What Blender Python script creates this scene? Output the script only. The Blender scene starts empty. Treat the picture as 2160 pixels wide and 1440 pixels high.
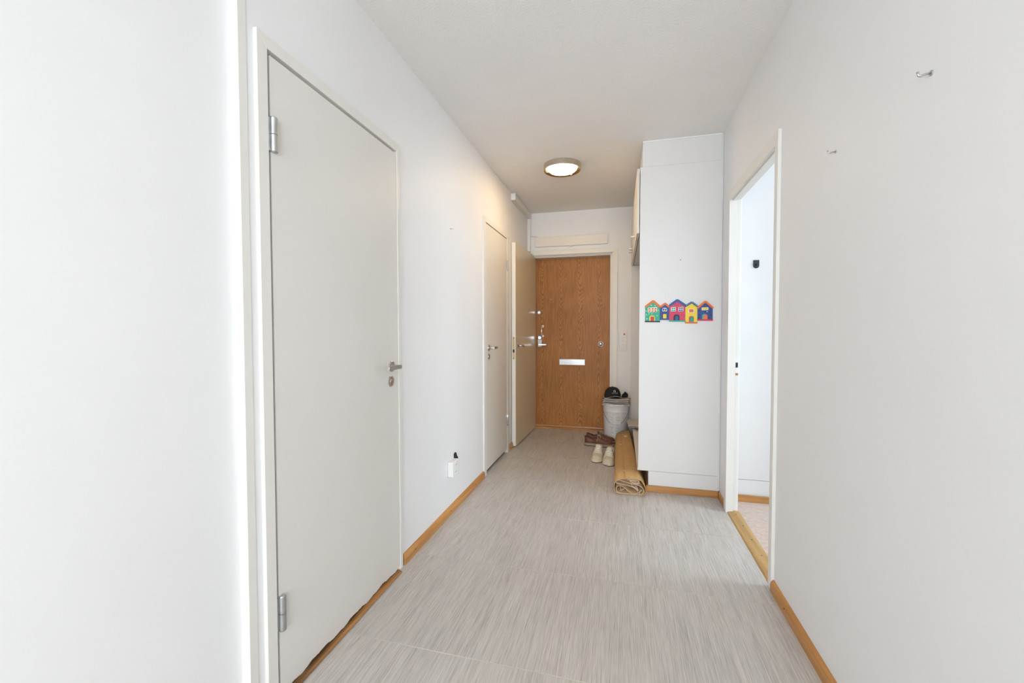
import bpy, bmesh, math, random
from math import sin, cos, pi, radians
from mathutils import Vector, Matrix

random.seed(7)
S = bpy.context.scene
COL = S.collection

# ------------------------------------------------------------------ camera
F_PX, YAW, PITCH, ROLL, CAM_H = 881.9, 0.2540, 0.0294, -0.0015, 1.1883
cd = bpy.data.cameras.new('camera')
cam = bpy.data.objects.new('camera', cd); COL.objects.link(cam)
cd.sensor_fit = 'HORIZONTAL'; cd.sensor_width = 36.0; cd.lens = 36.0 * F_PX / 2160.0
cd.clip_start = 0.02; cd.clip_end = 100
fwd = Vector((-sin(YAW) * cos(PITCH), cos(YAW) * cos(PITCH), -sin(PITCH)))
rt = fwd.cross(Vector((0, 0, 1))).normalized(); up = rt.cross(fwd)
r2 = rt * cos(ROLL) + up * sin(ROLL); u2 = -rt * sin(ROLL) + up * cos(ROLL)
M = Matrix((r2, u2, -fwd)).transposed().to_4x4(); M.translation = Vector((0, 0, CAM_H))
cam.matrix_world = M
S.camera = cam

# ------------------------------------------------------------------ world, window light, exposure
W = bpy.data.worlds.new('sky'); S.world = W; W.use_nodes = True
bg = W.node_tree.nodes['Background']
bg.inputs['Color'].default_value = (0.80, 0.90, 1.0, 1); bg.inputs['Strength'].default_value = 1.0

def window_light(name, loc, rot, sx, sy, watts, color):
    l = bpy.data.lights.new(name, 'AREA'); l.shape = 'RECTANGLE'; l.size = sx; l.size_y = sy
    l.energy = watts; l.color = color
    o = bpy.data.objects.new(name, l); COL.objects.link(o); o.location = loc; o.rotation_euler = rot
    return o
# daylight entering through the living-room window behind the camera and the side-room window
window_light('window_daylight', (0.30, -2.83, 1.52), (radians(90), 0, 0), 2.4, 1.45, 114, (0.91, 0.955, 1.0))
window_light('side_room_daylight', (3.43, 2.25, 1.5), (0, radians(90), 0), 1.4, 1.2, 55, (0.76, 0.885, 1.0))

# added sun through the window behind the viewer: its floor bounce brightens the ceiling
sl = bpy.data.lights.new('bounce_sun', 'SUN'); sl.energy = 78.0; sl.angle = radians(0.6); sl.color = (0.95, 0.975, 1.0)
bounce_sun = bpy.data.objects.new('bounce_sun', sl); COL.objects.link(bounce_sun); bounce_sun.location = (0.5, -6, 5)
bounce_sun.rotation_euler = Vector((0.10, 0.66, -0.75)).to_track_quat('-Z', 'Y').to_euler()

V = S.view_settings
V.view_transform = 'Standard'; V.look = 'None'; V.exposure = 0.23; V.gamma = 1.0; V.use_curve_mapping = False

# ------------------------------------------------------------------ dimensions
XL, XLN, XR, XR2 = -1.06, -1.09, 0.68, 0.735
YB, YC, H = 4.83, 3.185, 2.536

# ------------------------------------------------------------------ materials
def lin(c):
    return tuple(((v / 255) / 12.92 if v / 255 <= 0.04045 else ((v / 255 + 0.055) / 1.055) ** 2.4) for v in c)

def mat(name, rgb, rough=0.5, metal=0.0, var=0.04, vscale=6.0, bump=0.0, bscale=80.0, bdist=0.001, stretch=(1, 1, 1), spec=0.5, alt=None):
    """plain procedural material: noise-varied colour and optional noise relief; rgb is linear albedo"""
    m = bpy.data.materials.new(name); m.use_nodes = True
    nt = m.node_tree; N = nt.nodes; L = nt.links
    b = N['Principled BSDF']
    b.inputs['Roughness'].default_value = rough; b.inputs['Metallic'].default_value = metal
    b.inputs['Specular IOR Level'].default_value = spec
    tc = N.new('ShaderNodeTexCoord'); mp = N.new('ShaderNodeMapping'); mp.inputs['Scale'].default_value = stretch
    L.new(tc.outputs['Object'], mp.inputs['Vector'])
    n = N.new('ShaderNodeTexNoise'); n.inputs['Scale'].default_value = vscale; n.inputs['Detail'].default_value = 5
    L.new(mp.outputs['Vector'], n.inputs['Vector'])
    cr = N.new('ShaderNodeValToRGB')
    lo = alt if alt else tuple(v * (1 - var) for v in rgb); hi = rgb if alt else tuple(min(1, v * (1 + var)) for v in rgb)
    cr.color_ramp.elements[0].color = (*lo, 1); cr.color_ramp.elements[1].color = (*hi, 1)
    cr.color_ramp.elements[0].position = 0.3; cr.color_ramp.elements[1].position = 0.7
    L.new(n.outputs['Fac'], cr.inputs['Fac']); L.new(cr.outputs['Color'], b.inputs['Base Color'])
    if bump:
        n2 = N.new('ShaderNodeTexNoise'); n2.inputs['Scale'].default_value = bscale; n2.inputs['Detail'].default_value = 3
        L.new(tc.outputs['Object'], n2.inputs['Vector'])
        bp = N.new('ShaderNodeBump'); bp.inputs['Strength'].default_value = bump; bp.inputs['Distance'].default_value = bdist
        L.new(n2.outputs['Fac'], bp.inputs['Height']); L.new(bp.outputs['Normal'], b.inputs['Normal'])
    return m

def wood(name, c0, c1, axis='Y', scale=28.0, rough=0.4):
    """straight-grained timber, grain running along one axis"""
    m = bpy.data.materials.new(name); m.use_nodes = True
    nt = m.node_tree; N = nt.nodes; L = nt.links; b = N['Principled BSDF']
    b.inputs['Roughness'].default_value = rough
    tc = N.new('ShaderNodeTexCoord'); mp = N.new('ShaderNodeMapping')
    s = [1.0, 1.0, 1.0]; s['XYZ'.index(axis)] = 0.06
    mp.inputs['Scale'].default_value = s
    L.new(tc.outputs['Object'], mp.inputs['Vector'])
    n = N.new('ShaderNodeTexNoise'); n.inputs['Scale'].default_value = scale; n.inputs['Detail'].default_value = 6
    n.inputs['Distortion'].default_value = 0.6
    L.new(mp.outputs['Vector'], n.inputs['Vector'])
    cr = N.new('ShaderNodeValToRGB')
    cr.color_ramp.elements[0].position = 0.36; cr.color_ramp.elements[1].position = 0.66
    cr.color_ramp.elements[0].color = (*c0, 1); cr.color_ramp.elements[1].color = (*c1, 1)
    L.new(n.outputs['Fac'], cr.inputs['Fac']); L.new(cr.outputs['Color'], b.inputs['Base Color'])
    bp = N.new('ShaderNodeBump'); bp.inputs['Strength'].default_value = 0.12; bp.inputs['Distance'].default_value = 0.001
    L.new(n.outputs['Fac'], bp.inputs['Height']); L.new(bp.outputs['Normal'], b.inputs['Normal'])
    return m

def math_node(N, op, v0=None, v1=None):
    n = N.new('ShaderNodeMath'); n.operation = op
    if v0 is not None: n.inputs[0].default_value = v0
    if v1 is not None: n.inputs[1].default_value = v1
    return n

def oak_veneer(name):
    """rotary-matched oak veneer: four repeated leaves with V figure above and arches below"""
    m = bpy.data.materials.new(name); m.use_nodes = True
    nt = m.node_tree; N = nt.nodes; L = nt.links; b = N['Principled BSDF']
    b.inputs['Roughness'].default_value = 0.42; b.inputs['Specular IOR Level'].default_value = 0.25
    tc = N.new('ShaderNodeTexCoord'); sp = N.new('ShaderNodeSeparateXYZ')
    L.new(tc.outputs['Object'], sp.inputs['Vector'])
    # warp
    mp = N.new('ShaderNodeMapping'); mp.inputs['Scale'].default_value = (5.0, 1.0, 1.6)
    L.new(tc.outputs['Object'], mp.inputs['Vector'])
    nw = N.new('ShaderNodeTexNoise'); nw.inputs['Scale'].default_value = 2.2; nw.inputs['Detail'].default_value = 3
    L.new(mp.outputs['Vector'], nw.inputs['Vector'])
    wz = math_node(N, 'SUBTRACT', v1=0.5); L.new(nw.outputs['Fac'], wz.inputs[0])
    wz2 = math_node(N, 'MULTIPLY', v1=0.05); L.new(wz.outputs[0], wz2.inputs[0])
    xw = math_node(N, 'ADD'); L.new(sp.outputs['X'], xw.inputs[0]); L.new(wz2.outputs[0], xw.inputs[1])
    xd = math_node(N, 'DIVIDE', v1=0.222); L.new(xw.outputs[0], xd.inputs[0])
    xo = math_node(N, 'ADD', v1=10.62); L.new(xd.outputs[0], xo.inputs[0])
    xf = math_node(N, 'FRACT'); L.new(xo.outputs[0], xf.inputs[0])
    xc = math_node(N, 'SUBTRACT', v1=0.5); L.new(xf.outputs[0], xc.inputs[0])
    xa = math_node(N, 'ABSOLUTE'); L.new(xc.outputs[0], xa.inputs[0])
    xp = math_node(N, 'POWER', v1=1.35); L.new(xa.outputs[0], xp.inputs[0])
    t1 = math_node(N, 'MULTIPLY', v1=12.0); L.new(xp.outputs[0], t1.inputs[0])
    zc = math_node(N, 'SUBTRACT', v1=0.86); L.new(sp.outputs['Z'], zc.inputs[0])
    zq = math_node(N, 'MULTIPLY'); L.new(zc.outputs[0], zq.inputs[0]); L.new(zc.outputs[0], zq.inputs[1])
    zr = math_node(N, 'ADD', v1=0.02); L.new(zq.outputs[0], zr.inputs[0])
    zs = math_node(N, 'SQRT'); L.new(zr.outputs[0], zs.inputs[0])
    zt = math_node(N, 'MULTIPLY', v1=9.0); L.new(zs.outputs[0], zt.inputs[0])
    t = math_node(N, 'SUBTRACT'); L.new(t1.outputs[0], t.inputs[0]); L.new(zt.outputs[0], t.inputs[1])
    wv = math_node(N, 'MULTIPLY', v1=3.0); L.new(wz.outputs[0], wv.inputs[0])
    tw = math_node(N, 'ADD'); L.new(t.outputs[0], tw.inputs[0]); L.new(wv.outputs[0], tw.inputs[1])
    fr = math_node(N, 'MULTIPLY', v1=11.0); L.new(tw.outputs[0], fr.inputs[0])
    sn = math_node(N, 'SINE'); L.new(fr.outputs[0], sn.inputs[0])
    # fine pores along z
    mp2 = N.new('ShaderNodeMapping'); mp2.inputs['Scale'].default_value = (1.0, 1.0, 0.035)
    L.new(tc.outputs['Object'], mp2.inputs['Vector'])
    n2 = N.new('ShaderNodeTexNoise'); n2.inputs['Scale'].default_value = 190; n2.inputs['Detail'].default_value = 4
    L.new(mp2.outputs['Vector'], n2.inputs['Vector'])
    am = math_node(N, 'MULTIPLY', v1=-3.3); L.new(xa.outputs[0], am.inputs[0])
    am2 = math_node(N, 'ADD', v1=1.15); am2.use_clamp = True; L.new(am.outputs[0], am2.inputs[0])
    am3 = math_node(N, 'MULTIPLY_ADD', v1=0.115); am3.inputs[2].default_value = 0.03; L.new(am2.outputs[0], am3.inputs[0])
    s2 = math_node(N, 'MULTIPLY'); L.new(sn.outputs[0], s2.inputs[0]); L.new(am3.outputs[0], s2.inputs[1])
    s3 = math_node(N, 'MULTIPLY', v1=0.72); L.new(n2.outputs['Fac'], s3.inputs[0])
    s4 = math_node(N, 'ADD'); L.new(s2.outputs[0], s4.inputs[0]); L.new(s3.outputs[0], s4.inputs[1])
    n3 = N.new('ShaderNodeTexNoise'); n3.inputs['Scale'].default_value = 2.5; n3.inputs['Detail'].default_value = 3
    L.new(tc.outputs['Object'], n3.inputs['Vector'])
    s5 = math_node(N, 'MULTIPLY', v1=0.28); L.new(n3.outputs['Fac'], s5.inputs[0])
    s6 = math_node(N, 'ADD'); L.new(s4.outputs[0], s6.inputs[0]); L.new(s5.outputs[0], s6.inputs[1])
    cr = N.new('ShaderNodeValToRGB'); e = cr.color_ramp.elements
    e[0].position = 0.22; e[0].color = (*OAK0, 1); e[1].position = 0.78; e[1].color = (*OAK1, 1)
    L.new(s6.outputs[0], cr.inputs['Fac']); L.new(cr.outputs['Color'], b.inputs['Base Color'])
    return m
OAK0 = (0.22, 0.078, 0.018); OAK1 = (0.53, 0.243, 0.072)

def streaked_vinyl(name):
    """grey-beige floor tile with fine streaks along its length; each tile takes its own piece of the pattern"""
    m = bpy.data.materials.new(name); m.use_nodes = True
    nt = m.node_tree; N = nt.nodes; L = nt.links; b = N['Principled BSDF']
    b.inputs['Roughness'].default_value = 0.34; b.inputs['Specular IOR Level'].default_value = 0.35
    tc = N.new('ShaderNodeTexCoord'); oi = N.new('ShaderNodeObjectInfo')
    off = N.new('ShaderNodeVectorMath'); off.operation = 'SCALE'; off.inputs[0].default_value = (7.0, 11.0, 3.0)
    L.new(oi.outputs['Random'], off.inputs['Scale'])
    ad = N.new('ShaderNodeVectorMath'); ad.operation = 'ADD'
    L.new(tc.outputs['Object'], ad.inputs[0]); L.new(off.outputs[0], ad.inputs[1])
    def streak(sx, sy, scale, det):
        mp = N.new('ShaderNodeMapping'); mp.inputs['Scale'].default_value = (sx, sy, 1)
        L.new(ad.outputs[0], mp.inputs['Vector'])
        n = N.new('ShaderNodeTexNoise'); n.inputs['Scale'].default_value = scale; n.inputs['Detail'].default_value = det
        L.new(mp.outputs['Vector'], n.inputs['Vector']); return n
    a = streak(1, 0.022, 300, 4); c = streak(1, 0.04, 45, 3); d = streak(1, 0.4, 7, 3); g = streak(1, 0.03, 620, 2)
    def mul(n, v):
        k = math_node(N, 'MULTIPLY', v1=v); L.new(n.outputs['Fac'], k.inputs[0]); return k
    def add(p, q):
        k = math_node(N, 'ADD'); L.new(p.outputs[0], k.inputs[0]); L.new(q.outputs[0], k.inputs[1]); return k
    s = add(add(mul(a, 0.46), mul(c, 0.15)), add(mul(d, 0.11), mul(g, 0.28)))
    cr = N.new('ShaderNodeValToRGB'); e = cr.color_ramp.elements
    e[0].position = 0.36; e[0].color = (0.335, 0.310, 0.283, 1)
    e[1].position = 0.64; e[1].color = (0.62, 0.588, 0.552, 1)
    k = e.new(0.5); k.color = (0.505, 0.477, 0.445, 1)
    L.new(s.outputs[0], cr.inputs['Fac']); L.new(cr.outputs['Color'], b.inputs['Base Color'])
    bp = N.new('ShaderNodeBump'); bp.inputs['Strength'].default_value = 0.1; bp.inputs['Distance'].default_value = 0.0006
    L.new(s.outputs[0], bp.inputs['Height']); L.new(bp.outputs['Normal'], b.inputs['Normal'])
    return m

def emit(name, rgb, strength):
    m = bpy.data.materials.new(name); m.use_nodes = True
    b = m.node_tree.nodes['Principled BSDF']
    b.inputs['Base Color'].default_value = (0.9, 0.88, 0.85, 1)
    b.inputs['Emission Color'].default_value = (*rgb, 1); b.inputs['Emission Strength'].default_value = strength
    return m

def glass(name):
    m = bpy.data.materials.new(name); m.use_nodes = True
    N = m.node_tree.nodes; L = m.node_tree.links; N.remove(N['Principled BSDF'])
    tr = N.new('ShaderNodeBsdfTransparent'); tr.inputs['Color'].default_value = (0.93, 0.95, 0.95, 1)
    gl = N.new('ShaderNodeBsdfGlossy'); gl.inputs['Roughness'].default_value = 0.02
    fr = N.new('ShaderNodeFresnel'); mx = N.new('ShaderNodeMixShader')
    L.new(fr.outputs[0], mx.inputs[0]); L.new(tr.outputs[0], mx.inputs[1]); L.new(gl.outputs[0], mx.inputs[2])
    L.new(mx.outputs[0], N['Material Output'].inputs['Surface'])
    return m

MT = {}
MT['wall'] = mat('wall_paint', (0.84, 0.84, 0.84), 0.55, var=0.012, vscale=2.5, bump=0.05, bscale=60, bdist=0.001)
MT['ceiling'] = mat('stippled_ceiling', (0.88, 0.86, 0.835), 0.9, var=0.015, vscale=3, bump=0.45, bscale=150, bdist=0.005)
MT['door'] = mat('door_paint', (0.755, 0.74, 0.70), 0.42, var=0.012, vscale=2.0)
MT['casing'] = mat('casing_paint', (0.79, 0.775, 0.73), 0.42, var=0.012)
MT['cream'] = mat('cream_gloss_paint', (0.72, 0.675, 0.575), 0.30, var=0.015, vscale=2.0)
MT['cream_door'] = mat('pale_cream_paint', (0.76, 0.735, 0.67), 0.34, var=0.015, vscale=2.0)
MT['yellow_cream'] = mat('yellow_cream_gloss_paint', (0.66, 0.575, 0.41), 0.26, var=0.015, vscale=2.0)  # deeper, yellower cream for the inner entrance leaf
MT['cream_trim'] = mat('cream_trim_paint', (0.80, 0.775, 0.705), 0.4, var=0.012)
MT['cabinet'] = mat('cabinet_paint', (0.745, 0.735, 0.72), 0.45, var=0.015, vscale=3)
MT['vinyl'] = streaked_vinyl('streaked_vinyl')
MT['grout'] = mat('pale_joint', (0.70, 0.635, 0.555), 0.7, vscale=2.6, alt=(0.40, 0.365, 0.325))
MT['lino'] = mat('pink_beige_linoleum', (0.62, 0.50, 0.43), 0.5, var=0.12, vscale=40)
MT['pine'] = wood('lacquered_pine', (0.42, 0.185, 0.048), (0.60, 0.30, 0.095), 'Y')
MT['pine_x'] = wood('lacquered_pine_across', (0.40, 0.175, 0.050), (0.56, 0.28, 0.095), 'X')
MT['sill_wood'] = wood('worn_threshold_wood', (0.10, 0.048, 0.014), (0.44, 0.20, 0.055), 'Y', 40, 0.45)
MT['sill_oak'] = wood('yellow_threshold_wood', (0.42, 0.245, 0.075), (0.56, 0.355, 0.125), 'Y', 36, 0.4)
MT['entry_sill'] = wood('entrance_threshold_wood', (0.34, 0.135, 0.030), (0.54, 0.26, 0.075), 'X', 30, 0.35)
MT['oak'] = oak_veneer('oak_veneer')
MT['steel'] = mat('satin_steel', (0.62, 0.61, 0.59), 0.30, 1.0, var=0.05)
MT['gunmetal'] = mat('dark_steel', (0.30, 0.30, 0.30), 0.35, 1.0, var=0.05)
MT['chrome'] = mat('chrome', (0.78, 0.78, 0.79), 0.12, 1.0, var=0.02)
MT['nickel'] = mat('brushed_nickel', (0.60, 0.55, 0.47), 0.32, 1.0, var=0.05, vscale=30)
MT['brass'] = mat('dull_brass', (0.66, 0.56, 0.36), 0.35, 1.0, var=0.05)
MT['galv'] = mat('galvanised_steel', (0.52, 0.53, 0.53), 0.42, 1.0, var=0.12, vscale=40)
MT['dark'] = mat('dark_gap', (0.03, 0.028, 0.025), 0.8)
MT['black'] = mat('black_plastic', (0.018, 0.020, 0.024), 0.5)
MT['white_plastic'] = mat('white_plastic', (0.82, 0.82, 0.81), 0.35, var=0.01)
MT['ivory_plastic'] = mat('ivory_plastic', (0.80, 0.78, 0.735), 0.35, var=0.01)
MT['red'] = mat('red_mark', (0.45, 0.04, 0.04), 0.5)
MT['screw'] = mat('dark_screw', (0.06, 0.04, 0.025), 0.5, 0.6)
MT['cardboard'] = mat('kraft_cardboard', (0.50, 0.300, 0.120), 0.75, var=0.10, vscale=7, stretch=(3, 0.5, 3))
MT['cardboard_in'] = mat('kraft_cardboard_inside', (0.42, 0.26, 0.125), 0.8, var=0.12, vscale=12)
MT['flute'] = mat('corrugated_edge', (0.52, 0.46, 0.39), 0.8, var=0.3, vscale=160)
MT['tape'] = mat('torn_paper', (0.72, 0.66, 0.58), 0.8, var=0.1)
MT['bucket'] = mat('grey_painted_steel', (0.70, 0.71, 0.73), 0.38, var=0.04, vscale=9)
MT['print'] = mat('grey_print', (0.50, 0.50, 0.515), 0.6, var=0.25, vscale=300)
MT['print_white'] = mat('white_print', (0.78, 0.78, 0.77), 0.6, var=0.1, vscale=200)
MT['wire'] = mat('dark_wire', (0.16, 0.16, 0.16), 0.35, 0.8)
MT['leather'] = mat('brown_leather', (0.125, 0.036, 0.018), 0.45, var=0.25, vscale=30)
MT['lining'] = mat('dark_lining', (0.06, 0.040, 0.026), 0.9, var=0.2, vscale=60)
MT['sole_tan'] = mat('grey_tan_sole', (0.34, 0.28, 0.215), 0.7, var=0.15, vscale=40)
MT['outsole'] = mat('dark_outsole', (0.035, 0.030, 0.027), 0.8)
MT['lace_tan'] = mat('tan_lace', (0.40, 0.325, 0.23), 0.85, var=0.2, vscale=200)
MT['sneaker'] = mat('off_white_leather', (0.66, 0.605, 0.515), 0.55, var=0.08, vscale=25)
MT['sneaker_toe'] = mat('scuffed_cream_suede', (0.56, 0.48, 0.345), 0.75, var=0.15, vscale=40)
MT['sole_cream'] = mat('cream_sole', (0.68, 0.575, 0.43), 0.6, var=0.15, vscale=30)
MT['lace_white'] = mat('white_lace', (0.78, 0.74, 0.66), 0.85, var=0.1, vscale=200)
MT['lining_grey'] = mat('grey_lining', (0.42, 0.37, 0.32), 0.9, var=0.15, vscale=80)
MT['cap'] = mat('black_cotton', (0.010, 0.010, 0.012), 0.85, var=0.3, vscale=120)
MT['thread'] = mat('white_thread', (0.70, 0.70, 0.70), 0.8)
MT['paper'] = mat('newsprint', (0.58, 0.54, 0.48), 0.8, var=0.25, vscale=70)

def flat(name, rgb, rough=0.55):
    k = 'flat_' + name
    if k not in MT: MT[k] = mat(k, lin(rgb), rough, var=0.04, vscale=60)
    return MT[k]

# ------------------------------------------------------------------ object helpers
def link(name, me, m, parent=None, label=None, cat=None, kind=None, group=None, smooth=False):
    o = bpy.data.objects.new(name, me); COL.objects.link(o)
    if m is not None and not me.materials: me.materials.append(MT[m] if isinstance(m, str) else m)
    if parent is not None:
        o.parent = parent
        if parent.get('world_build'): o.matrix_parent_inverse = Matrix.Translation(parent.location).inverted()
    if label: o['label'] = label
    if cat: o['category'] = cat
    if kind: o['kind'] = kind
    if group: o['group'] = group
    if smooth:
        for p in me.polygons: p.use_smooth = True
    return o

def done(bm, name='mesh'):
    me = bpy.data.meshes.new(name)
    bmesh.ops.recalc_face_normals(bm, faces=bm.faces)
    bm.to_mesh(me); bm.free(); return me

def box_bm(bm, x0, x1, y0, y1, z0, z1):
    vs = [bm.verts.new((x, y, z)) for x in (x0, x1) for y in (y0, y1) for z in (z0, z1)]
    for f in ((0, 1, 3, 2), (4, 6, 7, 5), (0, 4, 5, 1), (2, 3, 7, 6), (0, 2, 6, 4), (1, 5, 7, 3)):
        bm.faces.new([vs[i] for i in f])
    return bm

def box(name, x0, x1, y0, y1, z0, z1, m, parent=None, bev=0.0, seg=1, **kw):
    bm = bmesh.new(); box_bm(bm, x0, x1, y0, y1, z0, z1)
    if bev: bmesh.ops.bevel(bm, geom=bm.edges[:], offset=bev, segments=seg, affect='EDGES', profile=0.5)
    return link(name, done(bm), m, parent, **kw)

def prism(name, pts, axis, a0, a1, m, parent=None, bev=0.0, **kw):
    """extrude a 2-D outline; axis 'x': pts are (y,z); 'y': (x,z); 'z': (x,y)"""
    bm = bmesh.new()
    def P(p, a): return {'x': (a, p[0], p[1]), 'y': (p[0], a, p[1]), 'z': (p[0], p[1], a)}[axis]
    A = [bm.verts.new(P(p, a0)) for p in pts]; B = [bm.verts.new(P(p, a1)) for p in pts]
    n = len(pts)
    bm.faces.new(A); bm.faces.new(B[::-1])
    for i in range(n): bm.faces.new((A[i], A[(i + 1) % n], B[(i + 1) % n], B[i]))
    if bev: bmesh.ops.bevel(bm, geom=bm.edges[:], offset=bev, segments=1, affect='EDGES')
    return link(name, done(bm), m, parent, **kw)

def sweep_bm(bm, pts, r, n=8, close=False):
    pts = [Vector(p) for p in pts]; rings = []
    R = r if isinstance(r, (list, tuple)) else [r] * len(pts)
    prev = None
    for i, p in enumerate(pts):
        if close: d = pts[(i + 1) % len(pts)] - pts[i - 1]
        else: d = pts[min(i + 1, len(pts) - 1)] - pts[max(i - 1, 0)]
        d.normalize()
        if prev is None:
            a = Vector((0, 0, 1)) if abs(d.z) < 0.9 else Vector((1, 0, 0))
            u = d.cross(a).normalized()
        else:
            u = (prev - d * prev.dot(d)).normalized()
        prev = u; v = d.cross(u)
        rings.append([bm.verts.new(p + (u * cos(2 * pi * k / n) + v * sin(2 * pi * k / n)) * R[i]) for k in range(n)])
    m = len(rings)
    for i in range(m if close else m - 1):
        A, B = rings[i], rings[(i + 1) % m]
        for k in range(n): bm.faces.new((A[k], A[(k + 1) % n], B[(k + 1) % n], B[k]))
    if not close:
        bm.faces.new(rings[0][::-1]); bm.faces.new(rings[-1])

def tube(name, pts, r, m, parent=None, n=8, close=False, **kw):
    bm = bmesh.new(); sweep_bm(bm, pts, r, n, close)
    return link(name, done(bm), m, parent, smooth=kw.pop('smooth', True), **kw)

def lathe(name, prof, m, parent=None, loc=(0, 0, 0), axis='z', n=32, a0=0.0, a1=2 * pi, smooth=True, **kw):
    """revolve (r, h) profile around an axis through loc"""
    bm = bmesh.new(); full = abs(a1 - a0 - 2 * pi) < 1e-6; cnt = n if full else n + 1
    L = Vector(loc); rings = []
    for r, h in prof:
        ring = []
        for k in range(cnt):
            a = a0 + (a1 - a0) * k / n; c, s = r * cos(a), r * sin(a)
            v = {'z': (c, s, h), 'x': (h, c, s), 'y': (c, h, s)}[axis]
            ring.append(bm.verts.new(Vector(v) + L))
        rings.append(ring)
    for A, B in zip(rings, rings[1:]):
        for k in range(n):
            j = (k + 1) % cnt
            bm.faces.new((A[k], A[j], B[j], B[k]))
    bmesh.ops.remove_doubles(bm, verts=bm.verts, dist=1e-6)
    me = done(bm)
    o = link(name, me, m, parent, **kw)
    if smooth:
        for p in me.polygons: p.use_smooth = True
        me.set_sharp_from_angle(angle=radians(35))
    return o

def disc(name, loc, axis, r, t, m, parent=None, bev=0.0015, n=24, sign=1, **kw):
    """round plate with a softened edge, lying on a wall; thickness along sign*axis"""
    b = min(bev, t * 0.5)
    prof = [(0, 0), (r, 0), (r, sign * (t - b)), (r - b, sign * t), (0, sign * t)]
    return lathe(name, prof, m, parent, loc, axis, n, **kw)

def thing(name, loc, label, cat, group=None, rotz=0.0, local=False, kind=None):
    o = bpy.data.objects.new(name, None); COL.objects.link(o); o.location = loc; o.rotation_euler = (0, 0, rotz)
    o.empty_display_size = 0.05
    o['label'] = label; o['category'] = cat
    if group: o['group'] = group
    if kind: o['kind'] = kind
    if not local: o['world_build'] = 1
    return o

ST = 'structure'
# ================================================================== SETTING
# ---- floor: slab plus streaked vinyl tiles 0.30 x 0.60 m
fl = prism('floor', [(-1.25, -3.0), (2.8, -3.0), (2.8, 0.66), (XR + 0.003, 0.66), (XR + 0.003, 5.06), (-1.25, 5.06)], 'z', -0.08, -0.0005, 'grout',
           label='grey streaked vinyl tile floor of the hallway', cat='floor', kind=ST)
TW, TL, X0, Y0 = 0.298, 0.60, -0.177, 1.39
tile_mesh = {}
J = 0.0019
for i in range(-3, 3):
    for k in range(-2, 6):
        xa, xb = X0 + TW * i, X0 + TW * (i + 1); ya, yb = Y0 + TL * k, Y0 + TL * (k + 1)
        xa2, xb2, ya2, yb2 = max(xa, XL - 0.02), min(xb, XR + 0.003), ya, min(yb, 4.99)
        if xa2 >= 0.2 and ya2 >= 3.19: continue
        w, l = round(xb2 - xa2, 4), round(yb2 - ya2, 4)
        if (w, l) not in tile_mesh:
            bm = bmesh.new(); box_bm(bm, -w / 2 + J, w / 2 - J, -l / 2 + J, l / 2 - J, -0.0020, 0.0)
            bmesh.ops.bevel(bm, geom=[e for e in bm.edges if all(v.co.z > -0.0005 for v in e.verts)], offset=0.0003, segments=1, affect='EDGES')
            tile_mesh[(w, l)] = done(bm, 'floor_tile')
        t = link('floor_tile', tile_mesh[(w, l)], 'vinyl', fl)
        t.location = ((xa2 + xb2) / 2, (ya2 + yb2) / 2, 0)
# floor of the space behind the camera (same tiles, too far out of view to be told apart)
prism('floor', [(-1.09, -3.0), (2.8, -3.0), (2.8, 0.66), (XR, 0.66), (XR, 0.189), (-1.09, 0.189)], 'z', -0.0021, 0.0, 'vinyl',
      label='grey streaked vinyl floor of the room behind the viewer', cat='floor', kind=ST)
box('floor', XR2 - 0.03, 3.6, 0.70, 3.3, -0.08, 0.0, 'lino', label='pinkish beige linoleum floor of the side room', cat='floor', kind=ST)

# ---- ceiling
prism('ceiling', [(-1.25, -3.1), (3.7, -3.1), (3.7, 5.06), (-1.25, 5.06)], 'z', H, H + 0.1, 'ceiling',
      label='off-white stippled ceiling of the hallway', cat='ceiling', kind=ST)

# ---- left walls
D1A, D1B, D2A, D2B = 1.069, 1.862, 3.20, 3.89
prism('wall_left', [(0.98, -0.01), (D1A, -0.01), (D1A, 2.06), (D1B, 2.06), (D1B, -0.01), (D2A, -0.01), (D2A, 2.06), (D2B, 2.06), (D2B, -0.01), (5.03, -0.01), (5.03, H), (0.98, H)],
      'x', XL - 0.12, XL, 'wall', label='white painted left wall of the hallway with two doors', cat='wall', kind=ST)
box('wall_left_near', XLN - 0.09, XLN, -3.0, 0.985, -0.01, H, 'wall', label='plain white near stretch of the left wall', cat='wall', kind=ST)
box('trim_1', XL - 0.004, XL + 0.003, 0.977, 1.006, 0.001, H - 0.001, 'casing', bev=0.001, label='narrow white corner strip beside the near left door', cat='trim', kind=ST)
# blind closets behind the two left doors
box('wall_closet', XL - 0.30, XL - 0.29, 0.9, 4.1, -0.01, H, 'wall', label='wall closing the closets behind the left doors', cat='wall', kind=ST)

# ---- far wall with the entrance opening
EA, EB = -1.045, -0.083
prism('wall_far', [(-1.25, -0.01), (EA, -0.01), (EA, 2.05), (EB, 2.05), (EB, -0.01), (0.9, -0.01), (0.9, H), (-1.25, H)],
      'y', YB, YB + 0.2, 'wall', label='far end wall of the hallway around the wooden entrance door', cat='wall', kind=ST)

# ---- right wall with doorway to the side room
RA, RB = 2.128, 2.970
prism('wall_right', [(0.60, -0.01), (RA, -0.01), (RA, 2.025), (RB, 2.025), (RB, -0.01), (4.9, -0.01), (4.9, H), (0.60, H)],
      'x', XR, XR2 - 0.004, 'wall', label='white painted right wall of the hallway with an open doorway', cat='wall', kind=ST)

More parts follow.
